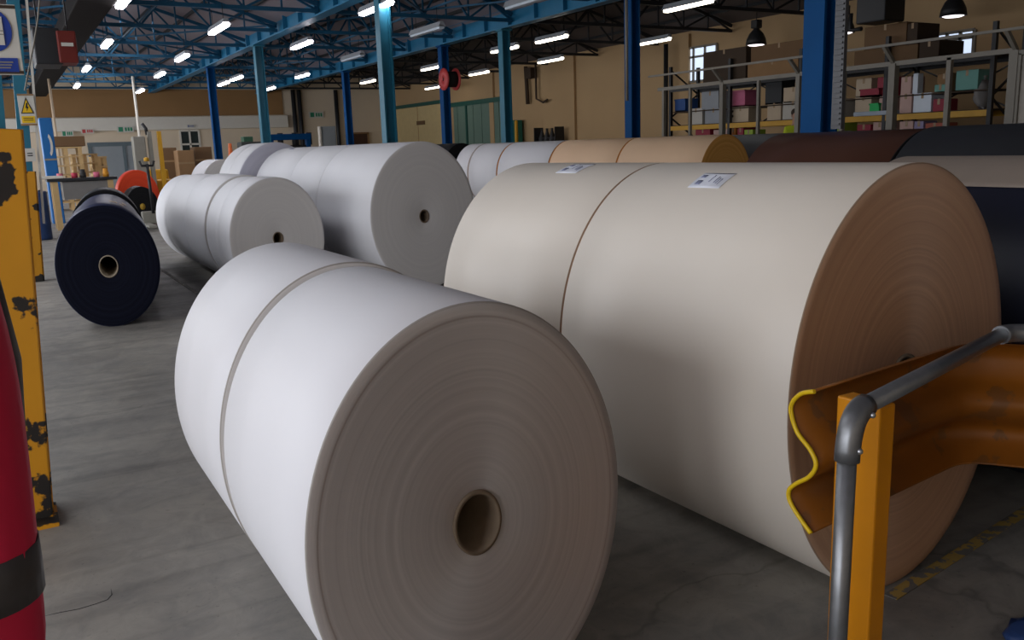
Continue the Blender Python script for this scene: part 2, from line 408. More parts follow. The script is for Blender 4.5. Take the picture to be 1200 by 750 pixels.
def roll(label, cx, y0, L, R, side, face, yaw=0., pivot=None, core_r=.075, coremat='card', group=None, dents=0., seam='seam', plug=False):
    cy = y0+L/2
    t = thing('paper_roll', label, 'paper roll', (cx, cy, 0), group)
    g = MB(); c = (cx, cy, R*S); b = .004; n = 128
    # front end, outer wrap, back end
    prof = [(core_r, -L/2+.006), (core_r+.03, -L/2), (R*.5, -L/2), (R-.03, -L/2), (R-b, -L/2), (R, -L/2+b), (R, -L/6), (R, L/6), (R, L/2-b), (R-b, L/2), (R*.5, L/2), (core_r, L/2)]
    mis = [1, 1, 1, 1, 2, 0, 0, 0, 2, 1, 1]
    g.lathe(prof, c, 'y', n, S, True, mis)
    body = g.build('wound_paper', [M[side], FACES[face], M[seam]], t, origin=c)
    for e in body.data.edges: pass
    k = MB(); ri = core_r-.010
    k.lathe([(ri, -L/2-.002), (core_r, -L/2-.002), (core_r, L/2+.002), (ri, L/2+.002)], c, 'y', 48, S, True, None, True)
    k.build('core_tube', M[coremat], t)
    if plug:
        k = MB(); k.lathe([(0, -L/2-.01), (ri, -L/2-.01), (ri, -L/2+.05), (0, -L/2+.05)], c, 'y', 32, S); k.build('core_plug', M['core_yellow'], t)
    if yaw:
        t.rotation_euler = (0, 0, -yaw)
    return t
def shade(o, deg=40):
    pass
def patch(t, name, cx, R, th0, th1, y0, y1, mt, off=.0015, parent=None, nseg=8, shear=0.):
    """a sheet stuck to a roll, following its curve"""
    g = MB(); rows = []
    for i in range(nseg+1):
        th = th0+(th1-th0)*i/nseg; row = []
        for j, y in enumerate((y0, y1)):
            yy = y + shear*i/nseg
            row.append([g.bm.verts.new(Vector((cx+(R+o_)*math.cos(th), yy, R*S+(R+o_)*S*math.sin(th)))) for o_ in (off, off+.001)])
        rows.append(row)
    F = g.bm.faces.new
    for a, b in zip(rows, rows[1:]):
        for k in (0, 1): F((a[0][k], a[1][k], b[1][k], b[0][k]))
        for j in (0, 1): F((a[j][0], a[j][1], b[j][1], b[j][0]))
    for r in (rows[0], rows[-1]): F((r[0][0], r[1][0], r[1][1], r[0][1]))
    g._fin(g.bm.faces, True)
    return g.build(name, mt, parent or t)

# nearest white pair
A = (1.022, 1.996, .488)
a1 = roll('nearest white paper roll, brown-grey cut end towards the viewer', A[0], A[1], .912, A[2], 'white', 'white', seam='seamgrey')
a2 = roll('white paper roll right behind the nearest one, only its smooth side showing', A[0], A[1]+.945, .89, A[2]+.005, 'white', 'grey', seam='seamgrey')
# cream pair
B = (2.647, 1.857, .605)
b1 = roll('big cream paper roll with tan cut end behind the orange guard post', B[0]+.012, B[1], 1.262, B[2], 'cream', 'cream', yaw=-.025, core_r=.085)
b2 = roll('big cream paper roll behind the tan-ended one, beyond the thin stitched-looking gap', B[0]-.017, B[1]+1.270, 1.12, B[2], 'cream', 'cream', yaw=-.025, core_r=.085)
for t, cx, q in ((b1, B[0]+.012, ((806, 220), (862, 204))), (b2, B[0]-.017, ((648, 203), (700, 193)))):
    (th0, y0), (th1, y1) = cyl_hit(*q[0], cx, B[2]), cyl_hit(*q[1], cx, B[2])
    ya, yb = sorted((y0, y1)); w_ = max(.17, (yb-ya)*.82)
    yc = (ya+yb)/2
    lab = patch(t, 'label', cx, B[2], th0, th1, yc-w_/2, yc+w_/2, M['label'])
    dth = th1-th0
    for u0, u1, v0, v1 in ((.18, .42, .72, .88), (.62, .80, .78, .92), (.2, .55, .16, .18), (.25, .6, .24, .26), (.3, .7, .32, .34), (.35, .8, .5, .515)):
        patch(t, 'print', cx, B[2], th0+dth*u0, th0+dth*u1, yc-w_/2+w_*v0, yc-w_/2+w_*v1, M['ink'], off=.003, parent=lab, nseg=3)
# navy row on the left
C_ = (.815, 9.35, .473)
YC = .10
def along(d): return (C_[0]+math.sin(YC)*d, C_[1]+math.cos(YC)*d)
def navyroll(lab, d, L, dR, side, cr, cm='card'):
    x, y = along(d+L/2)
    return roll(lab, x, y-L/2, L, C_[2]+dR, side, side, yaw=YC, core_r=cr, coremat=cm, seam=side), x
n1, xn = navyroll('navy paper roll at the front of the left aisle row, pale core ring', 0, 1.93, 0, 'navy', .088, 'core_light')
navyroll('navy paper roll behind the front navy one in the left aisle', 1.96, 1.9, -.012, 'navy', .08)
navyroll('black paper roll at the far end of the left aisle navy row', 3.90, 1.3, .008, 'black', .08)
for th0, th1, y0, y1 in ((1.25, 1.42, .25, .5), (1.12, 1.2, .1, .42), (1.05, 1.14, .55, .95)):
    patch(n1, 'label', xn, C_[2], th0, th1, C_[1]+y0+.55, C_[1]+y1+.55, M['tan'])
# middle white row
D = (2.648, 9.845, .542)
for y0, L, dr, lab in ((0, .60, 0, 'white paper roll with grey end and black core hole, nearest of the middle row'),
                       (.615, .655, -.004, 'narrow white paper roll second from the grey end in the middle row'),
                       (1.345, 1.365, .004, 'white paper roll third from the grey end in the middle row'),
                       (2.73, 1.53, -.003, 'white paper roll fourth from the grey end in the middle row'),
                       (4.30, 1.04, -.014, 'white paper roll at the far end of the middle row')):
    roll(lab, D[0], D[1]+y0, L, D[2]+dr, 'white', 'grey', core_r=.06, seam='white', coremat='card', group='white rolls of the middle row')
# large white row
E_ = (4.241, 9.312, .675)
for y0, L, lab in ((0, 1.94, 'large white paper roll with flat grey end facing the viewer'),
                   (1.957, 1.38, 'large white paper roll behind the grey-ended large one'),
                   (3.347, 1.92, 'large white paper roll third back in the large row, small dark mark on top')):
    r = roll(lab, E_[0], E_[1]+y0, L, E_[2], 'white', 'grey', core_r=.062, seam='white', coremat='card', group='large white rolls of the centre row')
patch(r, 'mark', E_[0], E_[2], 1.75, 1.82, E_[1]+4.5, E_[1]+4.75, M['ink'])
F_ = (4.05, 14.75, .715)
roll('large white paper roll with lilac end rising behind the centre row', F_[0], F_[1], .75, F_[2], 'white', 'lilac', core_r=.06, seam='white')
roll('white paper roll behind the lilac-ended one', F_[0], F_[1]+.765, .72, F_[2], 'white', 'lilac', core_r=.06, seam='white')
roll('small far white paper roll with grey end between the two white rows', 5.159, 24.03, 1.64, .599, 'white', 'grey', core_r=.06, seam='white')
# far row: peach, then white
Hh = (11.951, 12.342, .67)
for y0, L, s_, f_, se, lab in ((0, 2.60, 'peach', 'orange', 'orangeseam', 'peach paper roll with orange end in the far row'),
                       (2.645, 2.60, 'peach', 'orange', 'orangeseam', 'peach paper roll between the white rolls and the orange-ended one'),
                       (5.30, 2.40, 'white', 'orange', 'seam', 'white paper roll next to the peach rolls in the far row'),
                       (7.76, 1.58, 'white', 'orange', 'seam', 'white paper roll second from the far end of the far row'),
                       (9.40, .80, 'white', 'grey', 'seam', 'short white paper roll at the far end of the far row')):
    if se == 'orangeseam': M.setdefault('orangeseam', mat('cut_edge_orange', (.55, .20, .04), .6))
    roll(lab, Hh[0], Hh[1]+y0, L, Hh[2], s_, f_, core_r=.08, seam=se, group='rolls of the far row')
roll('black paper roll just beyond the far row of white rolls', 11.9, 23.2, 1.6, .685, 'black', 'black', core_r=.08, seam='black')
# brown and black row
I_ = (5.716, .652)
roll('dark brown paper roll on the right in front of the rack', I_[0], 3.88, 1.335, I_[1], 'brown', 'black', core_r=.08, seam='black')
roll('black paper roll next to the dark brown one, at the right edge', I_[0], 1.35, 2.50, I_[1]+.004, 'black', 'black', core_r=.08, seam='black')
roll('grey paper roll between the orange-ended roll and the brown one', 14.0, 11.2, 3.2, .665, 'grey', 'grey', core_r=.08, seam='grey')
# navy roll right of the cream pair with a beige sheet over it
K_ = (4.2, .592)
roll('dark navy paper roll under a beige sheet right of the cream roll', K_[0], .35, 2.55, K_[1], 'dknavy', 'navy', core_r=.08, seam='dknavy')
sh = patch(None, 'paper_sheet', K_[0], K_[1], 2.16, 1.35, .4, 2.98, mat('beige_sheet', (.30, .24, .195), .6, var=.05), off=.004, nseg=14)
tag(sh, 'beige paper sheet lying over the top of the navy roll', 'paper sheet')
# red roll with black roll in front, left background
p = onz(165, 262, 0)
yr = 25.2
pr = ony(163, 232, yr)
RR = .52
roll('bright red paper roll in the left background', pr.x, yr, .6, RR, 'red', 'red', core_r=.07, seam='red')
rl = roll('small black paper roll with yellow core in front of the red one', ony(167, 240, 22.8).x, 22.8, .9, .375, 'black', 'black', core_r=.06, coremat='core_yellow', seam='black', plug=True)

# ------------------------------------------------------------------ barrier in the right foreground
# W-section rail: one leg along the roll ends, then a corner
W0, W1 = Vector((1.806, 1.50, 0)), Vector((2.62, 1.585, 0)); W2 = W1 + Vector((.60, -.80, 0))
ZB, HT = .572, .405
PROF = [(a*1.05, b) for a, b in [(.020, 1.), (.062, .96), (.090, .88), (.092, .80), (.070, .68), (.026, .59), (.006, .50), (.026, .40), (.070, .31), (.092, .24), (.086, .16), (.050, .07), (.014, .0)]]
def smooth_prof(P, n=4):
    out = []
    for i in range(len(P)-1):
        p0, p1, p2, p3 = P[max(i-1, 0)], P[i], P[i+1], P[min(i+2, len(P)-1)]
        for k in range(n):
            u = k/n; out.append(tuple(.5*(2*b+(c-a)*u+(2*a-5*b+4*c-d)*u*u+(3*b-a-3*c+d)*u**3) for a, b, c, d in zip(p0, p1, p2, p3)))
    return out+[P[-1]]
PROF = smooth_prof(PROF, 4)
def wrail():
    g = MB()
    d1 = (W1-W0).normalized(); n1 = Vector((-d1.y, d1.x, 0)); d2 = (W2-W1).normalized(); n2 = Vector((-d2.y, d2.x, 0))
    stations = [(W0, n1)] + [(W0+(W1-W0)*k/4, n1) for k in (1, 2, 3)] + [(W1-d1*.07, n1)]
    for k in range(1, 5):
        u = k/5; pth = (W1-d1*.07)*(1-u)**2 + W1*2*u*(1-u) + (W1+d2*.07)*u*u
        stations.append((pth, (n1*(1-u)+n2*u).normalized()))
    stations += [(W1+d2*.07, n2), (W2, n2)]
    tk = .006; outer = []; inner = []
    for p, n in stations:
        outer.append([g.bm.verts.new(p+n*a+Vector((0, 0, ZB+HT*b))) for a, b in PROF]); inner.append([g.bm.verts.new(p+n*(a-tk)+Vector((0, 0, ZB+HT*b))) for a, b in PROF])
    m = len(PROF); Fn = g.bm.faces.new; fs = []
    for i in range(len(stations)-1):
        for j in range(m-1):
            fs.append(Fn((outer[i][j], outer[i+1][j], outer[i+1][j+1], outer[i][j+1])))
            fs.append(Fn((inner[i][j], inner[i][j+1], inner[i+1][j+1], inner[i+1][j])))
        for j in (0, m-1): fs.append(Fn((outer[i][j], outer[i+1][j], inner[i+1][j], inner[i][j])))
    g._fin(fs, True); g.mi = 1; es = []
    for i in (0, -1):
        for j in range(m-1): es.append(Fn((outer[i][j], outer[i][j+1], inner[i][j+1], inner[i][j])))
    g._fin(es)
    return g
bt = thing('guard_rail', 'orange corrugated guard rail on a flat post in the right foreground', 'guard rail', (1.86, 1.4, 0))
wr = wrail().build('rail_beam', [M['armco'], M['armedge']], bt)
eg = MB(); pts = [W0+Vector((-.003, 0, 0))+Vector((-.0, 1, 0))*(a-.003)+Vector((0, 0, ZB+HT*b)) for a, b in PROF]
eg.tube(pts, .0065, 8); eg.build('rolled_edge', M['armedge'], bt)
po = MB()
PX0, PX1, PY0, PY1 = 1.806, 1.868, 1.318, 1.448
po.box(((PX0+PX1)/2, (PY0+PY1)/2, .4915), (PX1-PX0, PY1-PY0, .983), bev=.006)
po.box(((PX0+PX1)/2, (PY0+PY1)/2, .01), (.2, .26, .02))
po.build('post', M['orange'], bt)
for z in (.70, .86): bo = MB(); bo.lathe([(.0, 0), (.014, 0), (.014, .012), (.006, .016)], (PX0-.013, 1.40, z), 'x', 10, 1); bo.build('bolt', M['steel'], bt)
p2 = MB(); q = W2-Vector((.03, .1, 0)); p2.box((q.x, q.y-.02, .48), (.06, .08, .96), bev=.006); p2.build('post', M['orange'], bt)
# galvanised handrail with clamp elbows
ht_ = thing('handrail', 'grey galvanised tube handrail with elbow clamps in front of the orange post', 'handrail', (1.63, 1.28, 0))
T0 = dep(989, 560, 2.03); T0 = Vector((T0.x, T0.y, 0)); ZT = 1.012
E1 = Vector((T0.x+.008, T0.y, ZT)); E2 = onz(1180, 389, ZT)
dirn = (E2-E1).normalized(); rt = .0225
h1 = MB(); h1.tube([T0, E1-Vector((0, 0, .09))], rt, 20); h1.build('upright', M['galv'], ht_)
h2 = MB(); h2.tube([E1+dirn*.05, E2-dirn*.03], rt, 20); h2.build('top_tube', M['galv'], ht_)
h3 = MB(); pts = []
for k in range(9):
    u = k/8; a, b, c = E1-Vector((0, 0, .115)), E1.copy(), E1+dirn*.085
    pts.append(a*(1-u)**2+b*2*u*(1-u)+c*u*u)
h3.tube(pts, rt*1.3, 20)
e1 = h3.build('elbow_clamp', M['galv'], ht_)
side = dirn.cross(Vector((0, 0, 1))).normalized()
for q in (E1-Vector((0, 0, .085)), E1+dirn*.06+Vector((0, 0, -.012))):
    s1 = MB(); s1.sph(q+side*rt*1.28, .008, n=10); s1.build('grub_screw', M['steel'], e1)
E3 = E2+Vector((.28, -.42, -.01)); h4 = MB(); d3 = (E3-E2).normalized(); pts = []
for k in range(9):
    u = k/8; pts.append((E2-dirn*.06)*(1-u)**2+E2*2*u*(1-u)+(E2+d3*.07)*u*u)
h4.tube(pts, rt*1.3, 20); h4.build('elbow_clamp', M['galv'], ht_)
h5 = MB(); h5.tube([E2+d3*.05, E3], rt, 20); h5.tube([E3, Vector((E3.x, E3.y, 0))], rt, 20); h5.build('return_tube', M['galv'], ht_)
fb = MB(); fb.lathe([(0, 0), (.06, 0), (.06, .008), (.032, .012), (.032, .05), (0, .05)], (T0.x, T0.y, 0), 'z', 20); fb.build('foot_flange', M['galv'], ht_)
# blue scrap near the bottom right corner
bs = MB(); q = onz(1192, 747, 0); bs.sph((q.x+.03, q.y-.02, .02), .09, (1.2, .7, .35), 14)
for v in bs.bm.verts: v.co += Vector((random.uniform(-.008, .008), random.uniform(-.008, .008), random.uniform(-.004, .008)))
bs.box((q.x+.05, q.y-.05, .012), (.16, .10, .02), Euler((0, 0, .5)).to_matrix()); tag(bs.build('plastic_wrap', mat('blue_wrap', (.02, .05, .16), .35), None, origin=(q.x, q.y, 0)), 'crumpled blue plastic wrap on the floor in the bottom right corner', 'plastic wrap')
# floor paint
def floorline(a, b, wd, mt, n):
    g = MB(); a, b = Vector((a[0], a[1], .002)), Vector((b[0], b[1], .002)); g.bar(a, b, wd, .003); struct('trim_%d' % n, g, mt)
floorline((2.58, 1.80), (3.75, 1.95), .05, M['floorline'], 4)
la, lb = onz(195, 268, 0), onz(262, 336, 0)
floorline((la.x-.1, 22), (lb.x, 6.), .06, M['linefade'], 5)
floorline((1.9, 22), (1.9, 7.4), .05, M['linefade'], 6)

# ------------------------------------------------------------------ posts and signs on the left
lean = Matrix.Rotation(R_(3.2), 3, 'Y')
g0 = thing('guarded_column', 'near teal column with chipped yellow steel guard at the left edge', 'column', (-.16, 4.42, 0))
def lbox(mb, base, c, size, bev=0.):
    c = Vector(c); mb.box(Vector(base)+lean@c, size, lean, bev)
b0 = (-.16, 4.42, 0)
k = MB(); lbox(k, b0, (0, .09, 2.7), (.22, .16, 5.4)); k.build('column_shaft', M['teal'], g0)
k = MB(); lbox(k, b0, (0, -.02, .90), (.34, .05, 1.80), .008); lbox(k, b0, (.165, .08, .90), (.02, .2, 1.80)); lbox(k, b0, (-.165, .08, .90), (.02, .2, 1.80)); lbox(k, b0, (0, 0, .015), (.38, .28, .03)); k.build('impact_guard', M['yellow'], g0)
b1_ = (.245, 13.72, 0)
g1 = thing('guarded_column', 'thin teal column behind the near one with narrow yellow guard', 'column', b1_)
k = MB(); lbox(k, b1_, (0, .05, 2.7), (.15, .14, 5.4)); k.build('column_shaft', M['teal'], g1)
k = MB(); lbox(k, b1_, (.0, -.06, .76), (.19, .05, 1.52), .006); lbox(k, b1_, (.10, .02, .76), (.02, .16, 1.52)); k.build('impact_guard', M['yellow'], g1)
k = MB(); lbox(k, b1_, (.16, .05, 2.4), (.03, .06, 3.2)); k.build('conduit', M['trimw'], g1)
def sign(label, px0, py0, px1, py1, y, base, draw, name='wall_sign', cat='sign', skew=True):
    p0, p1 = ony(px0, py0, y), ony(px1, py1, y)
    cx, cz = (p0.x+p1.x)/2, (p0.z+p1.z)/2; wd, hg = abs(p1.x-p0.x), abs(p0.z-p1.z)
    t = thing(name, label, cat, (cx, y, cz))
    k = MB(); k.box((cx, y, cz), (wd, .012, hg), bev=.002); k.build('board', base, t)
    draw(t, cx, y-.007, cz, wd, hg); return t
def flat(t, name, pts, y, mt, d=.004):
    k = MB(); k.prism(pts, 0, d, (Vector((0, y, 0)), Vector((1, 0, 0)), Vector((0, 0, 1)), Vector((0, -1, 0)))); return k.build(name, mt, t)
def rect(cx, cz, w, h): return [(cx-w/2, cz-h/2), (cx+w/2, cz-h/2), (cx+w/2, cz+h/2), (cx-w/2, cz+h/2)]
def circ(cx, cz, rx, rz, n=40): return [(cx+rx*math.cos(2*math.pi*i/n), cz+rz*math.sin(2*math.pi*i/n)) for i in range(n)]
def d_mand(t, cx, y, cz, w, h):
    r = w*.37
    flat(t, 'blue_disc', circ(cx, cz+h*.13, r, r*S*.98), y, M['signblue'])
    flat(t, 'pictogram', rect(cx, cz+h*.12, w*.40, h*.40), y-.004, M['signw'])
    for i, zz in enumerate((.02, -.03)): flat(t, 'line', rect(cx, cz+h*(.10+zz), w*.42, h*.012), y-.008, M['greysteel'], .002)
    flat(t, 'blue_panel', rect(cx, cz-h*.36, w*.82, h*.20), y, M['signblue'])
    for i, zz in enumerate((-.32, -.36, -.40)): flat(t, 'lettering_line', rect(cx+.01*i*w, cz+h*zz, w*(.62-.08*i), h*.018), y-.004, M['greysteel'], .002)
p = ony(25, 8, 4.22)
wS = .18
def mand_sign():
    y = 4.22; right = ony(22.5, 45, y).x; top = ony(22, 6, y).z; bot = ony(26, 88, y).z
    cx, cz = right-wS/2, (top+bot)/2
    t = thing('safety_sign', 'white safety sign with blue disc on the near column, top left', 'sign', (cx, y, cz))
    k = MB(); k.box((cx, y, cz), (wS, .012, top-bot), bev=.002); k.build('board', M['signw'], t)
    for z in (top-.01, bot+.01): k = MB(); k.box((cx, y-.008, z), (wS, .006, .012)); k.build('dark_edge', M['cartond'], t)
    d_mand(t, cx, y-.007, cz, wS, top-bot)
    k = MB(); k.box((cx-.02, y+.08, cz), (.04, .16, (top-bot)*.8)); k.build('bracket', M['dark'], t)
mand_sign()
def d_warn(t, cx, y, cz, w, h):
    a = w*.40
    tri = lambda s, dz=0: [(cx-a*s, cz-h*.12-dz*h), (cx+a*s, cz-h*.12-dz*h), (cx, cz-h*.12+h*.52*s-dz*h)]
    flat(t, 'triangle_border', tri(1.), y, M['dark']); flat(t, 'triangle', [(cx-a*.78, cz-h*.09), (cx+a*.78, cz-h*.09), (cx, cz+h*.32)], y-.004, M['signyel'])
    bolt = [(-.02, .22), (.08, .22), (.03, .10), (.12, .10), (-.06, -.06), (-.01, .05), (-.09, .05)]
    flat(t, 'flash_symbol', [(cx+u*w, cz+v*h) for u, v in bolt], y-.008, M['dark'], .002)
    flat(t, 'yellow_panel', rect(cx, cz-h*.31, w*.8, h*.22), y, M['signyel'])
    for zz in (-.27, -.33): flat(t, 'lettering_line', rect(cx, cz+h*zz, w*.6, h*.02), y-.004, M['dark'], .002)
    for zz in (.47, -.47): flat(t, 'clamp_strip', rect(cx, cz+h*zz, w*1.0, h*.05), y-.004, M['carton2'], .003)
sign('white warning sign with yellow triangle on the thin teal column', 19.5, 110, 44, 147, 13.685, M['signw'], d_warn, 'warning_sign')
sign('small white notice low on the thin teal column', 28, 174, 42.5, 189, 13.685, M['signw'], lambda t, cx, y, cz, w, h: [flat(t, 'lettering_line', rect(cx, cz+h*z, w*.5, h*.08), y, M['dark'], .002) for z in (.12, -.05)], 'notice')
# hanging cable by the sign
k = MB(); k.tube([ony(47, -5, 5.2), ony(44, 25, 5.15), ony(39, 55, 5.1), ony(34, 80, 5.05), ony(31, 96, 5.0), ony(29, 106, 4.98)], .004, 6); tag(k.build('cable', M['greysteel']), 'thin grey cable hanging beside the safety sign', 'cable')

# ------------------------------------------------------------------ people
def skinmesh(name, joints, edges, radii, mt, parent, root, sub=2):
    names = list(joints); idx = {n: i for i, n in enumerate(names)}
    me = bpy.data.meshes.new(name); me.from_pydata([Vector(joints[n]) for n in names], [(idx[a], idx[b]) for a, b in edges], [])
    o = bpy.data.objects.new(name, me); COL.objects.link(o)
    sk = o.modifiers.new('skin', 'SKIN'); sk.use_smooth_shade = True
    for i, n in enumerate(names):
        v = me.skin_vertices[0].data[i]; r = radii[n]; v.radius = r if isinstance(r, tuple) else (r, r); v.use_root = (n == root)
    ss = o.modifiers.new('sub', 'SUBSURF'); ss.levels = sub; ss.render_levels = sub
    dg = bpy.context.evaluated_depsgraph_get(); dg.update()
    nm = bpy.data.meshes.new_from_object(o.evaluated_get(dg)); bpy.data.objects.remove(o)
    nm.name = name; nm.materials.append(mt)
    for p in nm.polygons: p.use_smooth = True
    c = bpy.data.objects.new(name, nm); COL.objects.link(c); c.parent = parent; c['_w'] = parent['_w']
    # height stretch of the hall
    for v in nm.vertices: v.co.z *= S
    return c
def person(label, loc, rz, arms, jacketm, trouserm=None, bands=(), hairm='hair'):
    t = thing('person', label, 'person', loc)
    J = dict(pelvis=(0, 0, .95), waist=(0, 0, 1.08), chest=(0, .0, 1.30), neckb=(0, -.01, 1.46), neck=(0, 0, 1.53), head0=(0, .012, 1.60), head1=(0, .015, 1.68), head2=(0, .0, 1.74))
    Rr = dict(pelvis=(.15, .115), waist=(.135, .10), chest=(.155, .115), neckb=(.075, .07), neck=.055, head0=(.062, .078), head1=(.077, .096), head2=(.055, .07))
    Ed = [('pelvis', 'waist'), ('waist', 'chest'), ('chest', 'neckb'), ('neckb', 'neck'), ('neck', 'head0'), ('head0', 'head1'), ('head1', 'head2')]
    for s, nm in ((-1, 'L'), (1, 'R')):
        sh, el, wr = arms[nm]
        hip = (.095*s, 0, .90)
        J.update({nm+'hip': hip, nm+'knee': (.105*s, .02, .50), nm+'ank': (.11*s, -.01, .09), nm+'toe': (.125*s, .15, .035)})
        Rr.update({nm+'hip': .088, nm+'knee': .058, nm+'ank': .04, nm+'toe': .032})
        Ed += [('pelvis', nm+'hip'), (nm+'hip', nm+'knee'), (nm+'knee', nm+'ank'), (nm+'ank', nm+'toe')]
        J.update({nm+'sh': sh, nm+'el': el, nm+'wr': wr}); Rr.update({nm+'sh': .058, nm+'el': .043, nm+'wr': .028})
        Ed += [('chest', nm+'sh'), (nm+'sh', nm+'el'), (nm+'el', nm+'wr')]
        d = (Vector(wr)-Vector(el)).normalized(); pal = Vector(wr)+d*.07
        J[nm+'palm'] = pal; Rr[nm+'palm'] = (.034, .018); Ed.append((nm+'wr', nm+'palm'))
        ac = d.cross(Vector((1, 0, 0))).normalized() if abs(d.x) < .9 else Vector((0, 1, 0))
        crl = Vector((-s, 0, 0)); crl = (crl-d*crl.dot(d)).normalized()
        for fi in range(4):
            off = ac*(.024-.016*fi); ln = (.036, .042, .039, .030)[fi]
            a = pal+off+d*.02; b = a+d*ln+crl*.006; c = b+d*ln*.6+crl*.02
            for q, pnt, rr_ in (('a', a, .010), ('b', b, .0085), ('c', c, .007)): J[f'{nm}f{fi}{q}'] = pnt; Rr[f'{nm}f{fi}{q}'] = rr_
            Ed += [(nm+'palm', f'{nm}f{fi}a'), (f'{nm}f{fi}a', f'{nm}f{fi}b'), (f'{nm}f{fi}b', f'{nm}f{fi}c')]
        a = Vector(wr)+d*.03+ac*.032; b = a+ac*.02+d*.035+crl*.012
        J[nm+'ta'] = a; J[nm+'tb'] = b; Rr[nm+'ta'] = .012; Rr[nm+'tb'] = .009; Ed += [(nm+'wr', nm+'ta'), (nm+'ta', nm+'tb')]
    body = skinmesh('body', J, Ed, Rr, M['skin'], t, 'pelvis')
    # face
    k = MB(); o = Vector(loc)
    P = lambda x, y, z: o+Vector((x, y, z*S))
    k.lathe([(.0, -.02), (.012, 0), (.004, .03)], P(0, .108, 1.645), 'z', 10); k.build('nose', M['skin'], t)
    for s in (-1, 1): k = MB(); k.sph(P(.03*s, .098, 1.675), .010, (1, .6, 1.1), 10); k.build('eye', M['dark'], t)
    k = MB(); k.sph(P(0, .092, 1.605), .022, (1, .4, .35), 12); k.build('mouth', mat('lips', (.35, .12, .10), .5), t)
    for s in (-1, 1): k = MB(); k.sph(P(.08*s, .01, 1.655), .022, (.4, .7, 1.7), 12); k.build('ear', M['skin'], t)
    k = MB(); k.sph(P(0, -.015, 1.715), .092, (.95, 1.08, 1.05), 18)
    for v in list(k.bm.verts):
        if v.co.z < o.z+1.66*S and v.co.y > o.y+.0: v.co.z = o.z+1.69*S
    k.build('hair', M[hairm], t)
    jj = dict(hem=(0, 0, .86), pelvis=J['pelvis'], waist=J['waist'], chest=J['chest'], col=(0, -.01, 1.47)); jr = dict(hem=(.185, .15), pelvis=(.182, .145), waist=(.172, .135), chest=(.18, .14), col=(.08, .08))
    je = [('hem', 'pelvis'), ('pelvis', 'waist'), ('waist', 'chest'), ('chest', 'col')]
    for nm in 'LR':
        sh, el, wr = [Vector(q) for q in arms[nm]]
        mid = (el+wr)/2
        jj.update({nm+'s': sh, nm+'e': el, nm+'m': mid, nm+'w': wr-(wr-el).normalized()*.01}); jr.update({nm+'s': .082, nm+'e': .070, nm+'m': .066, nm+'w': .058})
        je += [('chest', nm+'s'), (nm+'s', nm+'e'), (nm+'e', nm+'m'), (nm+'m', nm+'w')]
    skinmesh('jacket', jj, je, jr, jacketm, t, 'waist')
    tj = dict(p=(0, 0, .93)); tr = dict(p=(.155, .12)); te = []
    for s, nm in ((-1, 'L'), (1, 'R')):
        tj.update({nm+'h': (.095*s, 0, .84), nm+'k': (.105*s, .02, .50), nm+'a': (.11*s, -.01, .10)}); tr.update({nm+'h': .10, nm+'k': .075, nm+'a': .065})
        te += [('p', nm+'h'), (nm+'h', nm+'k'), (nm+'k', nm+'a')]
    skinmesh('trousers', tj, te, tr, trouserm or M['trouser'], t, 'p')
    for s in (-1, 1):
        bj = dict(a=(.11*s, -.03, .12), b=(.11*s, -.025, .05), c=(.12*s, .10, .045), d=(.127*s, .19, .035)); 
        skinmesh('boot', bj, [('a', 'b'), ('b', 'c'), ('c', 'd')], dict(a=.055, b=.052, c=.05, d=.038), M['boot'], t, 'b')
    for nm, u, wd in bands:
        if nm in 'LR':
            sh, el, wr = [Vector(q) for q in arms[nm]]
            a = el.lerp(wr, u); d = (wr-el).normalized(); k = MB()
            c0, c1 = a-d*wd/2, a+d*wd/2
            k.tube([Vector((q.x, q.y, q.z*S))+o for q in (c0, c0.lerp(c1, .5), c1)], [.0615, .062, .0615], 28, smooth=True); k.build('reflective_band', M['band'], t)
        else:
            k = MB(); z = u
            k.lathe([(.0, -wd*S/2), (1, -wd*S/2), (1, wd*S/2), (.0, wd*S/2)], (0, 0, 0), 'z', 32)
            for v in k.bm.verts: v.co = Vector((v.co.x*.186, v.co.y*.148, v.co.z+z*S))+o
            k.build('reflective_band', M['band'], t)
    t.rotation_euler = (0, 0, rz)
    return t
# figure in red at the very edge of the frame: its sleeve comes into view
q = dep(-82, 360, .9)
pr_ = person('person in red jacket with dark reflective band standing at the left edge', (q.x-.26, q.y, 0), 0,
       dict(L=((-.20, -.01, 1.40), (-.27, -.05, 1.12), (-.25, .12, .90)), R=((.20, -.01, 1.40), (.268, .0, 1.14), (.262, .03, .80))), M['jacket'], None, (('R', .60, .05), ('T', 1.02, .06)))
k = MB(); o_ = Vector(pr_.location); k.tube([o_+Vector((.268+.035, .04, 1.22*S)), o_+Vector((.268+.042, .03, 1.12*S)), o_+Vector((.268+.036, .03, 1.04*S)), o_+Vector((.268+.022, .034, .97*S))], [.02, .026, .024, .010], 12); k.build('dark_trim', M['band'], pr_, origin=o_)
q = onx(931, 150, 16.9)
person('person in yellow high-visibility jacket standing behind the grey fence', (16.9, q.y, 0), R_(150),
       dict(L=((-.20, 0, 1.40), (-.26, .02, 1.12), (-.22, .18, .98)), R=((.20, 0, 1.40), (.26, .02, 1.12), (.22, .18, .98))), M['hivis'], None, (('T', 1.05, .06), ('T', 1.22, .05)))

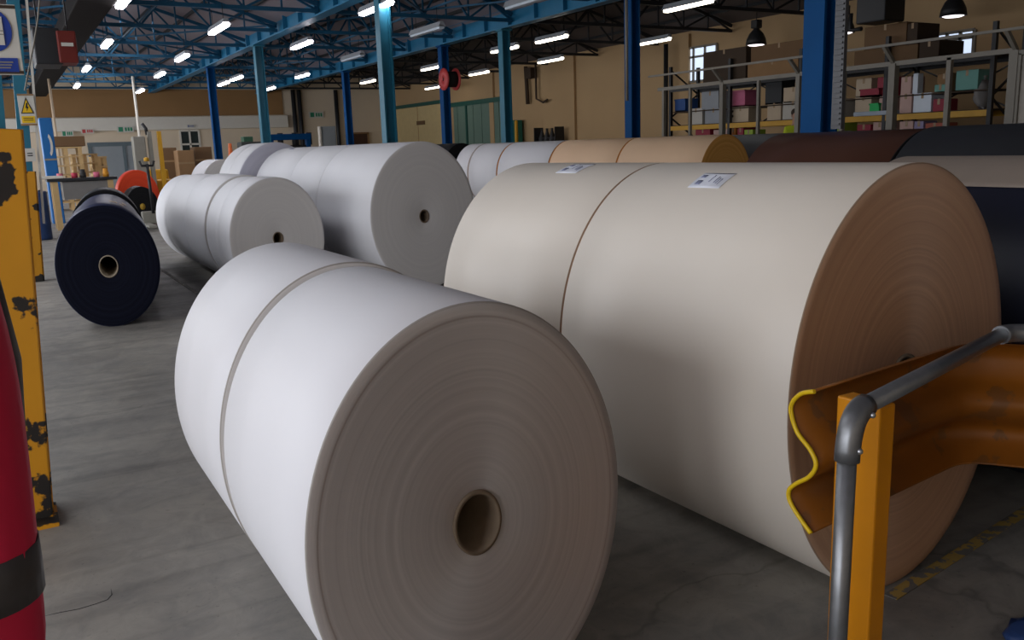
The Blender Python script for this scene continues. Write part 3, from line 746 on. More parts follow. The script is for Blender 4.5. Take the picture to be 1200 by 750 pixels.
# ------------------------------------------------------------------ lamps
def tube_lamp(px, py, L, label, lit='lamp', z=4.85, group=None, wd=.13):
    c = onz(px, py, z); t = thing('strip_light', label, 'ceiling light', c, group)
    k = MB(); k.prism([(-wd*.5, 0), (wd*.5, 0), (wd*.9, -.05), (wd*.35, .09), (-wd*.35, .09), (-wd*.9, -.05)][::1], -L/2, L/2, (c+Vector((0, 0, .06)), Vector((1, 0, 0)), Vector((0, 0, 1)), Vector((0, 1, 0)))); k.build('housing', M['lamphouse'], t)
    k = MB()
    k.box((c.x, c.y, c.z-.01), (wd*1.3, L*.98, .07), bev=.02); k.build('tube', M[lit], t)
    for s in (-.35, .35): k = MB(); k.tube([(c.x, c.y+s*L, c.z+.14), (c.x, c.y+s*L, EAVE+.05)], .008, 5); k.build('hanger', M['dark'], t)
LEFT1 = [(145, 2), (125, 52), (101, 81), (90, 101)]; LEFT2 = [(256, 34), (213, 68), (187, 88), (164, 107)]
MID = [(440, 10), (353, 53), (277, 92), (262, 98)]; MIDB = [(354, 89), (316, 104)]; DEAD = [(620, 2), (500, 37), (413, 68)]
RT1 = [(806, 7), (646, 46), (591, 58), (505, 80), (431, 96)]; RT2 = [(765, 49), (645, 71), (561, 86), (507, 103)]
ORD = ['nearest', 'second', 'third', 'fourth', 'fifth', 'sixth', 'seventh']
for lst, desc, lit, L in ((LEFT1, 'lit strip light in the line nearest the left edge, %s from the viewer', 'lamp', 1.5), (LEFT2, 'lit strip light just left of the long blue beam, %s from the viewer', 'lamp', 1.8),
                  (MID, 'lit strip light just right of the long blue beam, %s from the viewer', 'lamp', 1.8), (MIDB, 'lit strip light left of the second blue beam, %s from the viewer', 'lamp', 1.6), (DEAD, 'unlit strip light along the second blue beam, %s from the viewer', 'lampdead', 2.0),
                  (RT1, 'lit strip light right of the second blue beam, %s from the viewer', 'lampr', 1.7), (RT2, 'lit strip light along the buff right wall, %s from the viewer', 'lampr', 1.7)):
    for i, (px, py) in enumerate(lst): tube_lamp(px, py, L, desc % ORD[i], lit, group='strip lights under the roof')
def pendant(px, py, label, z=4.55):
    c = onz(px, py, z); t = thing('pendant_lamp', label, 'pendant lamp', c, 'bell lamps over the rack')
    k = MB(); k.lathe([(.30, -.02), (.33, -.02), (.30, .16), (.22, .33), (.10, .46), (.10, .50), (.0, .50)], c, 'z', 24); k.build('shade', M['dark'], t)
    k = MB(); k.lathe([(0, -.05), (.20, -.045), (.285, -.01), (.28, .0), (0, 0)], c, 'z', 24); k.build('diffuser', M['lampp'], t)
    k = MB(); k.box((c.x, c.y, c.z+.62), (.26, .26, .26), bev=.03); k.build('ballast_box', M['dark'], t)
    k = MB(); k.tube([(c.x, c.y, c.z+.7), (c.x, c.y, EAVE+.3)], .015, 8); k.build('hanger', M['dark'], t)
M['lampp'] = mat('pendant_glow', (1, 1, 1), .4, emit=(1, .92, .95), estr=2.6)
pendant(886, 52, 'dark bell lamp left of the big blue column, lit below'); pendant(988, 38, 'dark bell lamp just right of the big blue column, lit below'); pendant(1117, 18, 'dark bell lamp at the upper right, lit below')

# ------------------------------------------------------------------ right side: fence, rack, goods
XF = 16.
ft = thing('steel_fence', 'grey steel post fence in front of the goods rack', 'fence', (XF, 14, 0))
zr = onx(936, 87, XF).z
ya, yb_ = onx(1192, 61, XF).y, onx(772, 104, XF).y
k = MB(); k.box((XF, (ya+yb_)/2, zr), (.09, yb_-ya, .09)); k.build('top_rail', M['greysteel'], ft)
k = MB(); k.box((XF-.35, (ya-.6+yb_)/2, zr+.34), (.05, yb_-ya+.6, .05)); k.build('upper_rail', M['greysteel'], ft)
for px, wd in ((778, .08), (809, .07), (847, .12), (889, .07), (936, .11), (988, .09), (1046, .15), (1111, .09), (1187, .16)):
    y = onx(px, 110, XF).y
    k = MB(); k.box((XF, y, zr/2), (wd, wd, zr)); k.box((XF, y, .01), (.2, .2, .02)); k.build('post', M['greysteel'], ft)
    if wd > .1:
        k = MB(); k.bar((XF, y, zr), (XF-.35, y, zr+.34), .07, .07); k.build('raking_arm', M['greysteel'], ft)
# pale panel door at the right end
y0 = onx(1190, 100, XF).y
pd = thing('panel_door', 'pale grey panel door at the right end of the fence', 'door', (XF, y0-.7, 0))
k = MB(); k.box((XF, y0-.75, 1.46), (.05, 1.3, 2.9), bev=.006); k.build('leaf', mat('pale_panel', (.42, .38, .33), .6), pd)
k = MB(); k.box((XF-.02, y0-.06, 1.47), (.09, .08, 2.94)); k.box((XF-.02, y0-1.44, 1.47), (.09, .08, 2.94)); k.box((XF-.02, y0-.75, 2.96), (.09, 1.46, .08)); k.build('frame', M['greysteel'], pd)
# pallet rack
XR = 18.
y_far, y_near = onx(786, 150, XR).y, onx(1160, 130, XR).y
rk = thing('pallet_rack', 'pallet rack with yellow beams along the right wall', 'rack', (XR+.5, (y_far+y_near)/2, 0))
ZS = [onx(960, 142, XR).z, onx(960, 86, XR).z+.10]
ZS = [ZS[0], 3.12]
ups = [y_near+(y_far-y_near)*i/4 for i in range(5)]
for y in ups:
    k = MB()
    for x in (XR, XR+1.1): k.box((x, y, 1.9), (.09, .09, 3.8))
    for j in range(5):
        z0 = .2+.7*j; a, b = ((XR, XR+1.1) if j % 2 else (XR+1.1, XR)); k.bar((a, y, z0), (b, y, z0+.7), .04, .04)
    k.build('upright_frame', M['dark'], rk)
for z in ZS:
    for y0, y1 in zip(ups, ups[1:]):
        for x in (XR-.02, XR+1.12):
            k = MB(); k.box((x, (y0+y1)/2, z), (.05, y1-y0-.09, .13)); k.build('shelf_beam', M['rackyellow'] if z == ZS[0] else M['dark'], rk)
    k = MB(); k.box((XR+.55, (y_near+y_far)/2, z+.075), (1.05, y_far-y_near, .02)); k.build('shelf_deck', M['cartond'], rk)
k = MB()
for y0, y1 in zip(ups, ups[1:]):
    k.bar((XR+1.1, y0, ZS[0]), (XR+1.1, y1, ZS[1]), .03, .03); k.bar((XR+1.1, y1, ZS[0]), (XR+1.1, y0, ZS[1]), .03, .03)
k.build('back_bracing', M['dark'], rk)
def goods(name, label, cat, px0, py0, px1, py1, mt, x=None, rest=None, dx=.5, grp=None, tape=True, kind='box'):
    """a carton or bin whose near face fills these pixels"""
    x = x if x is not None else XR+.12
    a, b = onx(px0, (py0+py1)/2, x), onx(px1, (py0+py1)/2, x)
    zt, zb = onx((px0+px1)/2, py0, x).z, onx((px0+px1)/2, py1, x).z
    if rest is not None: zb = rest
    if zt < zb+.06: zt = zb+.06
    y0, y1 = min(a.y, b.y), max(a.y, b.y); c = Vector((x+dx/2, (y0+y1)/2, zb))
    t = thing(name, label, cat, c, grp)
    if kind == 'box':
        k = MB(); k.box((c.x, c.y, (zt+zb)/2), (dx, y1-y0, zt-zb), bev=min(.012, (zt-zb)*.1)); k.build('body', mt, t)
        if tape and zt-zb > .15:
            k = MB(); k.prism([(x-.004, zt-.12), (x-.0005, zt-.12), (x-.0005, zt+.0005), (x+dx, zt+.0005), (x+dx, zt+.004), (x-.004, zt+.004)], c.y-.03, c.y+.03, (Vector(), Vector((1, 0, 0)), Vector((0, 0, 1)), Vector((0, 1, 0)))); k.build('tape', M['tape'], t)
    elif kind == 'bin':
        k = MB(); w2, d2, th = (y1-y0), dx, .02
        k.box((c.x, c.y, zb+.02), (d2, w2, .04))
        for s in (-1, 1): k.box((c.x, c.y+s*(w2/2-th/2), (zt+zb)/2), (d2, th, zt-zb)); k.box((c.x+s*(d2/2-th/2), c.y, (zt+zb)/2), (th, w2-2*th, zt-zb))
        k.build('tub', mt, t)
        k = MB()
        for s in (-1, 1): k.box((c.x, c.y+s*w2/2, zt-.02), (d2+.03, .03, .04)); k.box((c.x+s*d2/2, c.y, zt-.02), (.03, w2+.03, .04))
        k.build('rim', mt, t)
    elif kind == 'bag':
        k = MB(); k.sph((c.x, c.y, (zt+zb)/2), .5, (dx, (y1-y0), zt-zb), 16)
        for v in k.bm.verts: v.co += Vector((random.uniform(-.03, .03), random.uniform(-.03, .03), random.uniform(-.02, .02)))
        k.build('sack', mt, t); k = MB(); k.lathe([(.05, 0), (.03, .05), (.07, .10), (0, .1)], (c.x, c.y, zt-.04), 'z', 10); k.build('tied_neck', mt, t)
    return zt
z1 = ZS[0]+.085; z2 = ZS[1]+.085
W_ = pmat('white', (.50, .47, .42)); CRM = pmat('cream', (.52, .41, .29)); PNK = pmat('pink', (.50, .12, .22)); RED = pmat('red', (.32, .025, .05)); GRN = pmat('green', (.02, .48, .12)); TEA = pmat('teal', (.16, .38, .33)); BLU = pmat('blue', (.015, .07, .25)); PPK = pmat('pale_pink', (.58, .38, .33)); GRY = pmat('grey', (.30, .32, .35)); BRT = pmat('bright', (.78, .85, .95)); ORG = pmat('orange', (.6, .2, .03)); YG = pmat('lime', (.35, .5, .05))
# on the yellow-beam level
goods('storage_bin', 'blue bin at the far left of the rack', 'bin', 791, 116, 803, 131, BLU, kind='bin')
for a in [
 ('carton', 'pale grey carton right of the blue bin on the rack', 808, 127, 823, 146, W_), ('carton', 'white carton under the grey one, left part of rack', 826, 127, 846, 146, GRY), 
 ('carton', 'cream carton under the pink tub on the rack', 858, 125, 877, 146, CRM),
 ('carton', 'cream carton below the dark crate on the rack', 899, 121, 915, 145, CRM), ('carton', 'beige carton left of the big blue column', 917, 118, 941, 145, W_),
 ('carton', 'white carton just right of the big blue column', 977, 116, 990, 142, W_), ('carton', 'bright cream carton with red tray on it', 1002, 112, 1021, 131, CRM),
 ('carton', 'pale pink carton beside the green tub', 1030, 112, 1042, 131, PPK), ('carton', 'pale pink carton right of the thick grey post', 1054, 110, 1068, 139, PPK),
 ('carton', 'shiny pale blue pack beside a pink carton on the rack', 1070, 109, 1091, 139, BRT), ('carton', 'dark red carton at right of the rack', 1093, 116, 1106, 138, RED)]:
    goods(a[0], a[1], 'carton', *a[2:6], a[6], rest=z1, grp='cartons on the yellow beam shelf')
def stacked(name, label, cat, x0, y0, x1, y1, mt, kind='box', dx=.45):
    goods(name, label, cat, x0, y0, x1, y1, mt, kind=kind, dx=dx, grp='goods on the middle shelf')
# shelf between the two beam levels
zm = onx(960, 118, XR).z
k = MB(); k.box((XR+.55, (y_near+y_far)/2, zm-.03), (1.0, y_far-y_near, .03)); k.build('shelf_deck', M['cartond'], rk)
goods('carton', 'grey-white carton above the white cartons at left of rack', 'carton', 822, 107, 842, 124, GRY, rest=zm, grp='goods on the middle shelf')
goods('storage_bin', 'pink tub on the middle shelf', 'bin', 856, 106, 873, 124, PNK, rest=zm, kind='bin', grp='goods on the middle shelf')
goods('crate', 'dark crate on the middle shelf', 'crate', 897, 93, 916, 119, pmat('dark', (.02, .022, .025)), rest=zm, kind='bin', grp='goods on the middle shelf')
goods('carton', 'cream carton right of the dark crate on the middle shelf', 'carton', 918, 102, 941, 119, CRM, rest=zm, grp='goods on the middle shelf')
goods('carton', 'pale carton on the middle shelf right of the big blue column', 'carton', 1003, 92, 1021, 112, CRM, rest=zm, grp='goods on the middle shelf')
goods('carton', 'dark red carton on the middle shelf', 'carton', 1028, 90, 1045, 110, RED, rest=zm, grp='goods on the middle shelf')
goods('tray', 'flat red tray in front of the dark red carton', 'tray', 1008, 104, 1030, 110, RED, x=XR-.0, rest=zm, kind='bin', dx=.2)
goods('storage_bin', 'bright green tub low in the rack', 'bin', 1019, 121, 1030, 131, GRN, x=XR+.05, rest=z1+.02, kind='bin')
goods('carton', 'small pale pink carton on the middle shelf, left of the white packet', 'carton', 1056, 90, 1068, 99, PPK, rest=zm, grp='goods on the middle shelf')
goods('packet', 'small white packet on the middle shelf', 'packet', 1070, 86, 1076, 97, BRT, rest=zm, dx=.2, tape=False)
goods('carton', 'brown carton left of the teal box on the middle shelf', 'carton', 1098, 86, 1114, 108, M['carton2'], rest=zm, grp='goods on the middle shelf')
goods('storage_box', 'pale teal box on the middle shelf', 'box', 1120, 82, 1146, 107, TEA, rest=zm)
goods('storage_box', 'small teal box below the brown carton', 'box', 1095, 99, 1109, 107, TEA, x=XR-.02, rest=zm, dx=.14)
goods('sack', 'clear grey plastic sack standing at the right of the rack', 'sack', 1136, 92, 1152, 132, pmat('clearsack', (.25, .23, .22)), rest=z1, kind='bag', dx=.5)
k = MB(); a, b = onx(1003, 137, XR-.05), onx(1044, 134, XR-.05); k.box((XR+.1, (a.y+b.y)/2, z1+.03), (.5, abs(a.y-b.y), .10), bev=.01); tag(k.build('board_stack', pmat('paleblue', (.42, .48, .56)), None, origin=(XR+.1, (a.y+b.y)/2, z1)), 'pale blue stack of boards lying on the yellow beam', 'boards')
# bottom level cartons
for lab, x0, x1, y0, mt in [('red and white carton at far left under the yellow beam', 815, 832, 151, RED), ('pale carton under the yellow beam left of centre', 836, 852, 152, PPK), ('small orange carton under the yellow beam', 856, 862, 150, ORG), ('red carton under the yellow beam', 864, 871, 150, RED), ('yellow carton under the yellow beam', 872, 882, 152, YG),
    ('lime carton under the beam just right of the big blue column', 978, 989, 143, YG), ('pale carton under the blue board stack', 1023, 1038, 143, PPK), ('red carton left of the pale one under the board stack', 1004, 1020, 146, RED), ('pink carton under the yellow beam right of the thick post', 1054, 1070, 142, PPK), ('lilac carton beside the pink one under the beam', 1071, 1082, 142, pmat('lilac', (.33, .28, .45))), ('red carton under the right end of the yellow beam', 1084, 1106, 144, pmat('redbox', (.42, .10, .06)))]:
    goods('carton', lab, 'carton', x0, y0, x1, y0+16, mt, rest=.0 if False else onx((x0+x1)/2, y0+16, XR+.12).z, grp='cartons under the yellow beam')
k = MB(); zz = onx(960, 160, XR+.12).z-.0
# top of the rack: brown cartons
for lab, x0, y0, x1, y1, mt, xx in [('big dark carton at the left on top of the rack', 824, 58, 874, 92, M['cartond'], XR+.1), ('tan carton with pale lid line on top of the rack', 876, 70, 935, 92, M['carton2'], XR+.1),
    ('tan carton right on top of the rack beyond the column', 1001, 56, 1075, 80, M['carton'], XR+.1), ('dark carton at the right end on top of the rack', 1077, 48, 1100, 76, M['cartond'], XR+.1), ('brown carton just right of the big blue column on top of the rack', 940, 58, 952, 84, M['carton'], XR+.1)]:
    goods('carton', lab, 'carton', x0, y0, x1, y1, mt, x=xx, rest=z2, dx=.9, grp='cartons on top of the rack')
def uz(px, py): return onx(px, py, XR+.1).z
goods('carton', 'brown carton stacked on the tan one left of the big blue column', 'carton', 880, 50, 948, 69, M['carton'], x=XR+.2, rest=uz(905, 70)+.0, dx=.8)
goods('carton', 'brown carton stacked on the tan carton beyond the column', 'carton', 1013, 29, 1062, 55, M['carton'], x=XR+.2, rest=uz(1038, 56)+.0, dx=.8)
goods('carton', 'darker carton stacked on the tan carton beyond the column, at its right', 'carton', 1063, 27, 1075, 55, M['cartond'], x=XR+.2, rest=uz(1038, 56)+.0, dx=.8)
# bright windows high in the right wall
def rwin(n, px0, py0, px1, py1, nm):
    a, b = onx(px0, py0, XW), onx(px1, py0+0, XW); zt = onx(px0, py0, XW).z; zb = onx(px0, py1, XW).z
    yy0, yy1 = min(a.y, b.y), max(a.y, b.y)
    f = MB()
    for i in range(nm+1): f.box((XW-.02, yy0+(yy1-yy0)*i/nm, (zt+zb)/2), (.10, .09, zt-zb))
    for z in (zb, zt, zt-(zt-zb)*.28): f.box((XW-.02, (yy0+yy1)/2, z), (.10, yy1-yy0, .08))
    o = struct('window_%d' % n, f, M['greysteel'])
    g = MB(); g.box((XW-.015, (yy0+yy1)/2, (zt+zb)/2), (.02, yy1-yy0, zt-zb)); g.build('pane', M['sky'], o)
rwin(8, 801, 58, 841, 97, 3); rwin(9, 1096, 41, 1143, 70, 3)
# dark heater unit hanging at upper right
c = onz(1032, 5, 4.9); c.x = min(c.x, 19.)
c = onx(1032, 10, 17.5)
t = thing('unit_heater', 'dark unit heater hanging above the rack at upper right', 'heater', c)
k = MB(); k.box(c, (.7, .75, .62), bev=.03); k.build('casing', M['dark'], t)
k = MB(); k.tube([c+Vector((-.36, .5, -.05)), c+Vector((-.36, .5, -.42)), c+Vector((-.36, .2, -.42))], .05, 10); k.build('flue_pipe', M['dark'], t)
for s in (-.3, .3): k = MB(); k.tube([c+Vector((0, s, .3)), Vector((c.x, c.y+s, 6.2))], .012, 6); k.build('hanger', M['dark'], t)
# cable tray on the big blue column
pc = onx(984, 80, 7.86)
k = MB(); zt_ = 5.15
k.box((7.86, pc.y-.0, (1.7+zt_)/2), (.05, .13, zt_-1.7))
for i in range(60): k.box((7.83, pc.y, 1.75+i*.056), (.02, .10, .02))
tag(k.build('cable_tray', mat('tray_grey', (.10, .10, .105), .5, metal=.3), None, origin=(7.86, pc.y, 1.7)), 'grey perforated cable tray on the big blue column', 'cable tray')

# ------------------------------------------------------------------ right wall, far
def wallbox(name, label, cat, px0, py0, px1, py1, mt, dx=.1, x=None, structn=None, down=None):
    x = x or XW; a, b = onx(px0, py0, x), onx(px1, py0, x); zt = onx((px0+px1)/2, py0, x).z; zb = down if down is not None else onx((px0+px1)/2, py1, x).z
    k = MB(); y0, y1 = min(a.y, b.y), max(a.y, b.y)
    return k, y0, y1, zb, zt
k, y0, y1, zb, zt = wallbox('', '', '', 533, 122, 592, 160, None, down=0.)
n = 12
for i in range(n): k.box((XW-.07-.02*(i % 2), y0+(y1-y0)*(i+.5)/n, zt/2), (.06, (y1-y0)/n-.02, zt))
d = struct('door_1', k, M['doorgreen'])
k = MB(); k.box((XW-.10, (y0+y1)/2, zt+.12), (.16, y1-y0+.4, .24)); k.box((XW-.10, y1-(y1-y0)*.28, zt/2), (.14, .14, zt)); k.build('door_track', mat('dark_green_paint', (.02, .10, .08), .5), d)
k, y0, y1, zb, zt = wallbox('', '', '', 465, 125, 519, 165, None, down=0.)
k.box((XW-.05, (y0+y1)/2, zt/2), (.08, y1-y0, zt)); d = struct('door_2', k, mat('door_yellow_paint', (.62, .48, .24), .6))
k = MB(); k.box((XW-.08, (y0+y1)/2, zt+.12), (.16, y1-y0+.5, .2)); k.build('door_track', MATS['dark_green_paint'], d)
k = MB(); k.box((XW-.10, (y0+y1)/2, zt/2), (.04, .05, zt)); k.build('meeting_stile', M['wallr'], d)
sg = onx(493, 144, XW-.12); k = MB(); k.box((XW-.12, sg.y, sg.z), (.03, 1.2, .24)); tag(k.build('wall_sign', M['carton'], None, origin=(XW-.12, sg.y, sg.z)), 'small brown plate on the yellow doors', 'sign')
# teal cupboard and wall fittings
k, y0, y1, zb, zt = wallbox('', '', '', 604, 141, 615, 160, None, down=0.)
t = thing('cupboard', 'dark teal cupboard at the foot of the right wall', 'cupboard', (XW-.4, (y0+y1)/2, 0))
k.box((XW-.4, (y0+y1)/2, zt/2), (.5, y1-y0, zt), bev=.02); k.build('carcass', mat('teal_cupboard', (.02, .16, .12), .5), t)
k = MB(); k.box((XW-.66, (y0+y1)/2, zt/2), (.03, (y1-y0)*.9, zt*.9), bev=.005); k.build('door_leaf', MATS['teal_cupboard'], t)
q = onx(605, 150, XW-1.2); k = MB(); k.lathe([(.08, 0), (.08, q.z+.3), (.05, q.z+.36), (0, q.z+.36)], (XW-1.2, q.y, 0), 'z', 14); tag(k.build('bollard', M['rackyellow']), 'yellow bollard in front of the teal cupboard', 'bollard')
pg = MB()
q0 = onx(616, 78, XW-.2); q1 = onx(618, 122, XW-.2)
pg.tube([(XW-.2, q0.y, q0.z), (XW-.2, q0.y-.1, q1.z)], .10, 8); pg.tube([(XW-.2, q0.y-.9, q0.z), (XW-.2, q0.y-.9, q1.z+.2), (XW-.2, q0.y-1.5, q1.z), (XW-.2, q0.y-1.9, q1.z+.1)], .05, 8)
pg.box((XW-.25, q0.y-.5, q0.z-.35), (.3, .5, .5))
tag(pg.build('wall_pipework', M['cartond'], None, origin=(XW-.2, q0.y, q1.z)), 'dark pipework and box high on the right wall', 'pipework')
ct = thing('bottle_rack', 'dark rack of gas bottles against the right wall', 'rack', (XW-.5, onx(643, 155, XW-.5).y, 0))
yc = onx(643, 155, XW-.5).y; zt = onx(643, 149, XW-.5).z
k = MB(); 
for s in (-.9, .9): k.box((XW-.5, yc+s, zt/2), (.5, .05, zt))
k.box((XW-.5, yc, zt*.8), (.06, 1.8, .05)); k.build('frame', M['dark'], ct)
for i in range(4):
    k = MB(); k.lathe([(.0, .1), (.17, .1), (.17, zt*.78), (.06, zt*.92), (.06, zt*.98), (0, zt*.98)], (XW-.45, yc-.66+.44*i, 0), 'z', 14); k.build('bottle', M['dark'], ct)
# hose reel on the second beam's column
c = onx(527, 93, 13.42); t = thing('hose_reel', 'red hose reel mounted on a blue column', 'hose reel', c)
for s, nm in ((-.22, 'flange'), (.22, 'flange')):
    k = MB(); k.lathe([(.06, -.02), (.36, -.02), (.36, .02), (.06, .02)], c+Vector((s, 0, 0)), 'x', 28, 1., closed=True); k.build('flange', M['signred'], t)
k = MB(); k.lathe([(0, -.21), (.26, -.21), (.26, .21), (0, .21)], c, 'x', 24); k.build('wound_hose', M['rubber'], t)
k = MB(); k.tube([c, (14., c2[1].y, c.z)], .05, 8); k.build('axle', M['dark'], t)
# chain hoist line
a = onx(734, 0, 13.0); k = MB(); k.tube([(13., a.y, 5.3), (13., a.y, onx(735, 118, 13.).z)], .035, 8); tag(k.build('pull_chain', M['greysteel']), 'grey chain hanging beside a blue column', 'chain')
a = onx(778, 90, 22.5); k = MB(); k.tube([(22.6, a.y, 0), (22.6, a.y, onx(778, 52, 22.6).z)], .09, 10); tag(k.build('downpipe', M['dark']), 'dark downpipe on the right wall', 'pipe')
for px in (344, 351, 394):
    a = ony(px, 120, YB-.2); k = MB(); k.tube([(a.x, YB-.2, 0), (a.x, YB-.2, 5.4)], .13, 10); tag(k.build('downpipe', M['dark']), {344: 'left of two dark pipes on the back wall', 351: 'right of two dark pipes on the back wall', 394: 'dark pipe on the back wall by the grey cabinet'}[px], 'pipe')
# ------------------------------------------------------------------ back wall, left
def bw(px0, py0, px1, py1, y=None):
    y = y or YB; a, b = ony(px0, (py0+py1)/2, y), ony(px1, (py0+py1)/2, y); zt, zb = ony((px0+px1)/2, py0, y).z, ony((px0+px1)/2, py1, y).z
    return a.x, b.x, zb, zt
x0, x1, zb, zt = bw(108, 171, 160, 205)
k = MB(); n = 14
for i in range(n): k.box(((x0+x1)/2, YB-.03-.015*(i % 2), zt*(i+.5)/n), (x1-x0, .04, zt/n))
d = struct('door_3', k, M['doorgrey'])
k = MB(); k.box(((x0+x1)/2, YB-.08, zt+.1), (x1-x0+.3, .12, .22)); [k.box((x, YB-.08, zt/2), (.16, .12, zt)) for x in (x0-.06, x1+.06, x0+(x1-x0)*.74)]; k.build('door_frame', mat('slate_paint', (.12, .16, .18), .5), d)
x0, x1, zb, zt = bw(212, 153, 234, 182)
k = MB(); [k.box((x0+(x1-x0)*i/2, YB-.03, (zt+zb)/2), (.10, .08, zt-zb)) for i in range(3)]; [k.box(((x0+x1)/2, YB-.03, zb+(zt-zb)*f_), (x1-x0, .08, .10)) for f_ in (0, .45, 1)]
o = struct('window_10', k, M['trimw']); k = MB(); k.box(((x0+x1)/2, YB-.01, (zt+zb)/2), (x1-x0, .02, zt-zb)); k.build('pane', M['glass'], o)
def bsign(px0, py0, px1, py1, mt, label):
    x0, x1, zb, zt = bw(px0, py0, px1, py1, YB-.36 if px0 < 330 else YB-.05); y = YB-.36 if px0 < 330 else YB-.05
    t = thing('wall_sign', label, 'sign', ((x0+x1)/2, y, (zt+zb)/2))
    k = MB(); k.box(((x0+x1)/2, y, (zt+zb)/2), (x1-x0, .04, zt-zb)); k.build('board', M['signw'], t)
    w_ = x1-x0; h_ = zt-zb
    flat(t, 'pictogram', rect(x0+w_*.22, (zt+zb)/2, w_*.26, h_*.75), y-.02, mt, .01)
    for i in range(3): flat(t, 'lettering', rect(x0+w_*(.52+.16*i), (zt+zb)/2, w_*.11, h_*.6), y-.02, mt, .01)
bsign(72, 153, 86, 160, M['signgrn'], 'green sign at the left end of the white ledge'); bsign(95, 151, 110, 156.5, M['signred'], 'red sign on the white ledge'); bsign(137, 148, 157, 155, M['signgrn'], 'green sign on the white ledge above the grey door'); bsign(362, 131, 379, 138, M['signgrn'], 'green sign on the cream wall between dark pipes'); bsign(219, 146, 228, 149.5, M['ink'], 'tiny dark sign on the white ledge above the window')
# thin white pole
a = ony(160, 130, 44.); k = MB(); k.tube([(a.x, 44., 0), (a.x, 44., 5.3)], .06, 8); tag(k.build('pole', M['trimw']), 'thin white pole in front of the back wall', 'pole')
a = ony(62, 130, 40.); k = MB(); k.tube([(a.x, 40., 0), (a.x, 40., 5.3)], .05, 8); tag(k.build('pole', M['tan']), 'thin tan pole left of the back wall signs', 'pole')
# blue panel with white mark
y = 26.; x0, x1, zb, zt = bw(50, 138, 65, 208, y)
t = thing('blue_cabinet', 'tall blue cabinet with white curved mark behind the thin column', 'cabinet', ((x0+x1)/2, y, 0))
k = MB(); k.box(((x0+x1)/2, y+.3, zt/2), (x1-x0, .6, zt), bev=.02); k.build('carcass', M['bluep'], t)
arc = [(math.cos(a_)*.11, math.sin(a_)*.30) for a_ in [R_(-70+140*i/12) for i in range(13)]]; arc += [(u*.5, v*.72) for u, v in arc[::-1]]
cx, cz = x0+(x1-x0)*.45, ony(57, 170, y).z; k = MB(); k.prism([(cx+u, cz+v) for u, v in arc], 0, .01, (Vector((0, y-.002, 0)), Vector((1, 0, 0)), Vector((0, 0, 1)), Vector((0, -1, 0)))); k.build('white_mark', M['signw'], t)
k = MB(); k.box(((x0+x1)/2, y-.01, ony(57, 187, y).z), (x1-x0, .02, .05)); k.build('ledge', M['greysteel'], t)
# blue bins behind the thin column
for i, (px, lab) in enumerate(((33, 'dark blue plastic drum left of the thin yellow guard'), (50, 'dark blue plastic drum right of the thin yellow guard'))):
    b_ = onz(px, 281, 0); r = .20; t = thing('plastic_drum', lab, 'drum', b_)
    zt = ony(px, 224, b_.y).z
    k = MB(); k.lathe([(0, 0), (r*.95, 0), (r, .05), (r, zt*.3), (r*1.04, zt*.33), (r, zt*.36), (r, zt*.66), (r*1.04, zt*.69), (r, zt*.72), (r, zt*.97), (r*.95, zt), (0, zt)], b_, 'z', 24); k.build('shell', M['bluebin'], t)
    k = MB(); k.lathe([(.04, 0), (.04, .03), (0, .03)], b_+Vector((.08, 0, zt)), 'z', 12); k.build('bung', M['dark'], t)
# pallet stacks
def pallet_stack(px, py, y, n, wd, label_fmt, tz):
    b_ = ony(px, py, y); hgt = tz/n
    for i in range(n):
        z = i*hgt; t = thing('pallet', label_fmt % ('lowest' if i == 0 else ('topmost' if i == n-1 else ORD[i] + ' from the floor')), 'pallet', (b_.x, y, z), label_fmt.split(' in ')[1] if ' in ' in label_fmt else None)
        k = MB()
        for j in range(5): k.box((b_.x, y-.45+.225*j, z+hgt*.9), (wd, .15, hgt*.14))
        k.build('deck_boards', M['pallet'], t)
        for sx in (-1, 0, 1):
            k = MB(); h = hgt; pr = [(-.5, 0), (.5, 0), (.5, .82*h), (-.5, .82*h)]
            pr = [(-.5, 0), (.5, 0), (.5, .82*h), (.34, .82*h), (.34, .14*h), (.08, .14*h), (.08, .82*h), (-.08, .82*h), (-.08, .14*h), (-.34, .14*h), (-.34, .82*h), (-.5, .82*h)]
            k.prism(pr, b_.x+sx*(wd/2-.08)-.06, b_.x+sx*(wd/2-.08)+.06, (Vector((0, y, z)), Vector((0, 1, 0)), Vector((0, 0, 1)), Vector((1, 0, 0)))); k.build('bearer', M['pallet'], t)
pallet_stack(80, 208, 33., 7, 1.0, 'pine pallet, %s, in the tall stack beside the blue cabinet', ony(80, 172, 33.).z)
pallet_stack(101, 208, 34.5, 6, .85, 'pine pallet, %s, in the middle stack left of the grey door', ony(101, 180, 34.5).z)
pallet_stack(117, 208, 36., 5, .55, 'pine pallet, %s, in the narrow stack before the grey door', ony(117, 183, 36.).z)
q = ony(79, 166, 33.); k = MB(); zt = ony(80, 172, 33.).z; k.box((q.x, 33., zt+.17), (1.0, .9, .33), bev=.02); t = tag(k.build('carton', M['carton'], None, origin=(q.x, 33., zt)), 'brown carton on top of the tall pallet stack', 'carton')
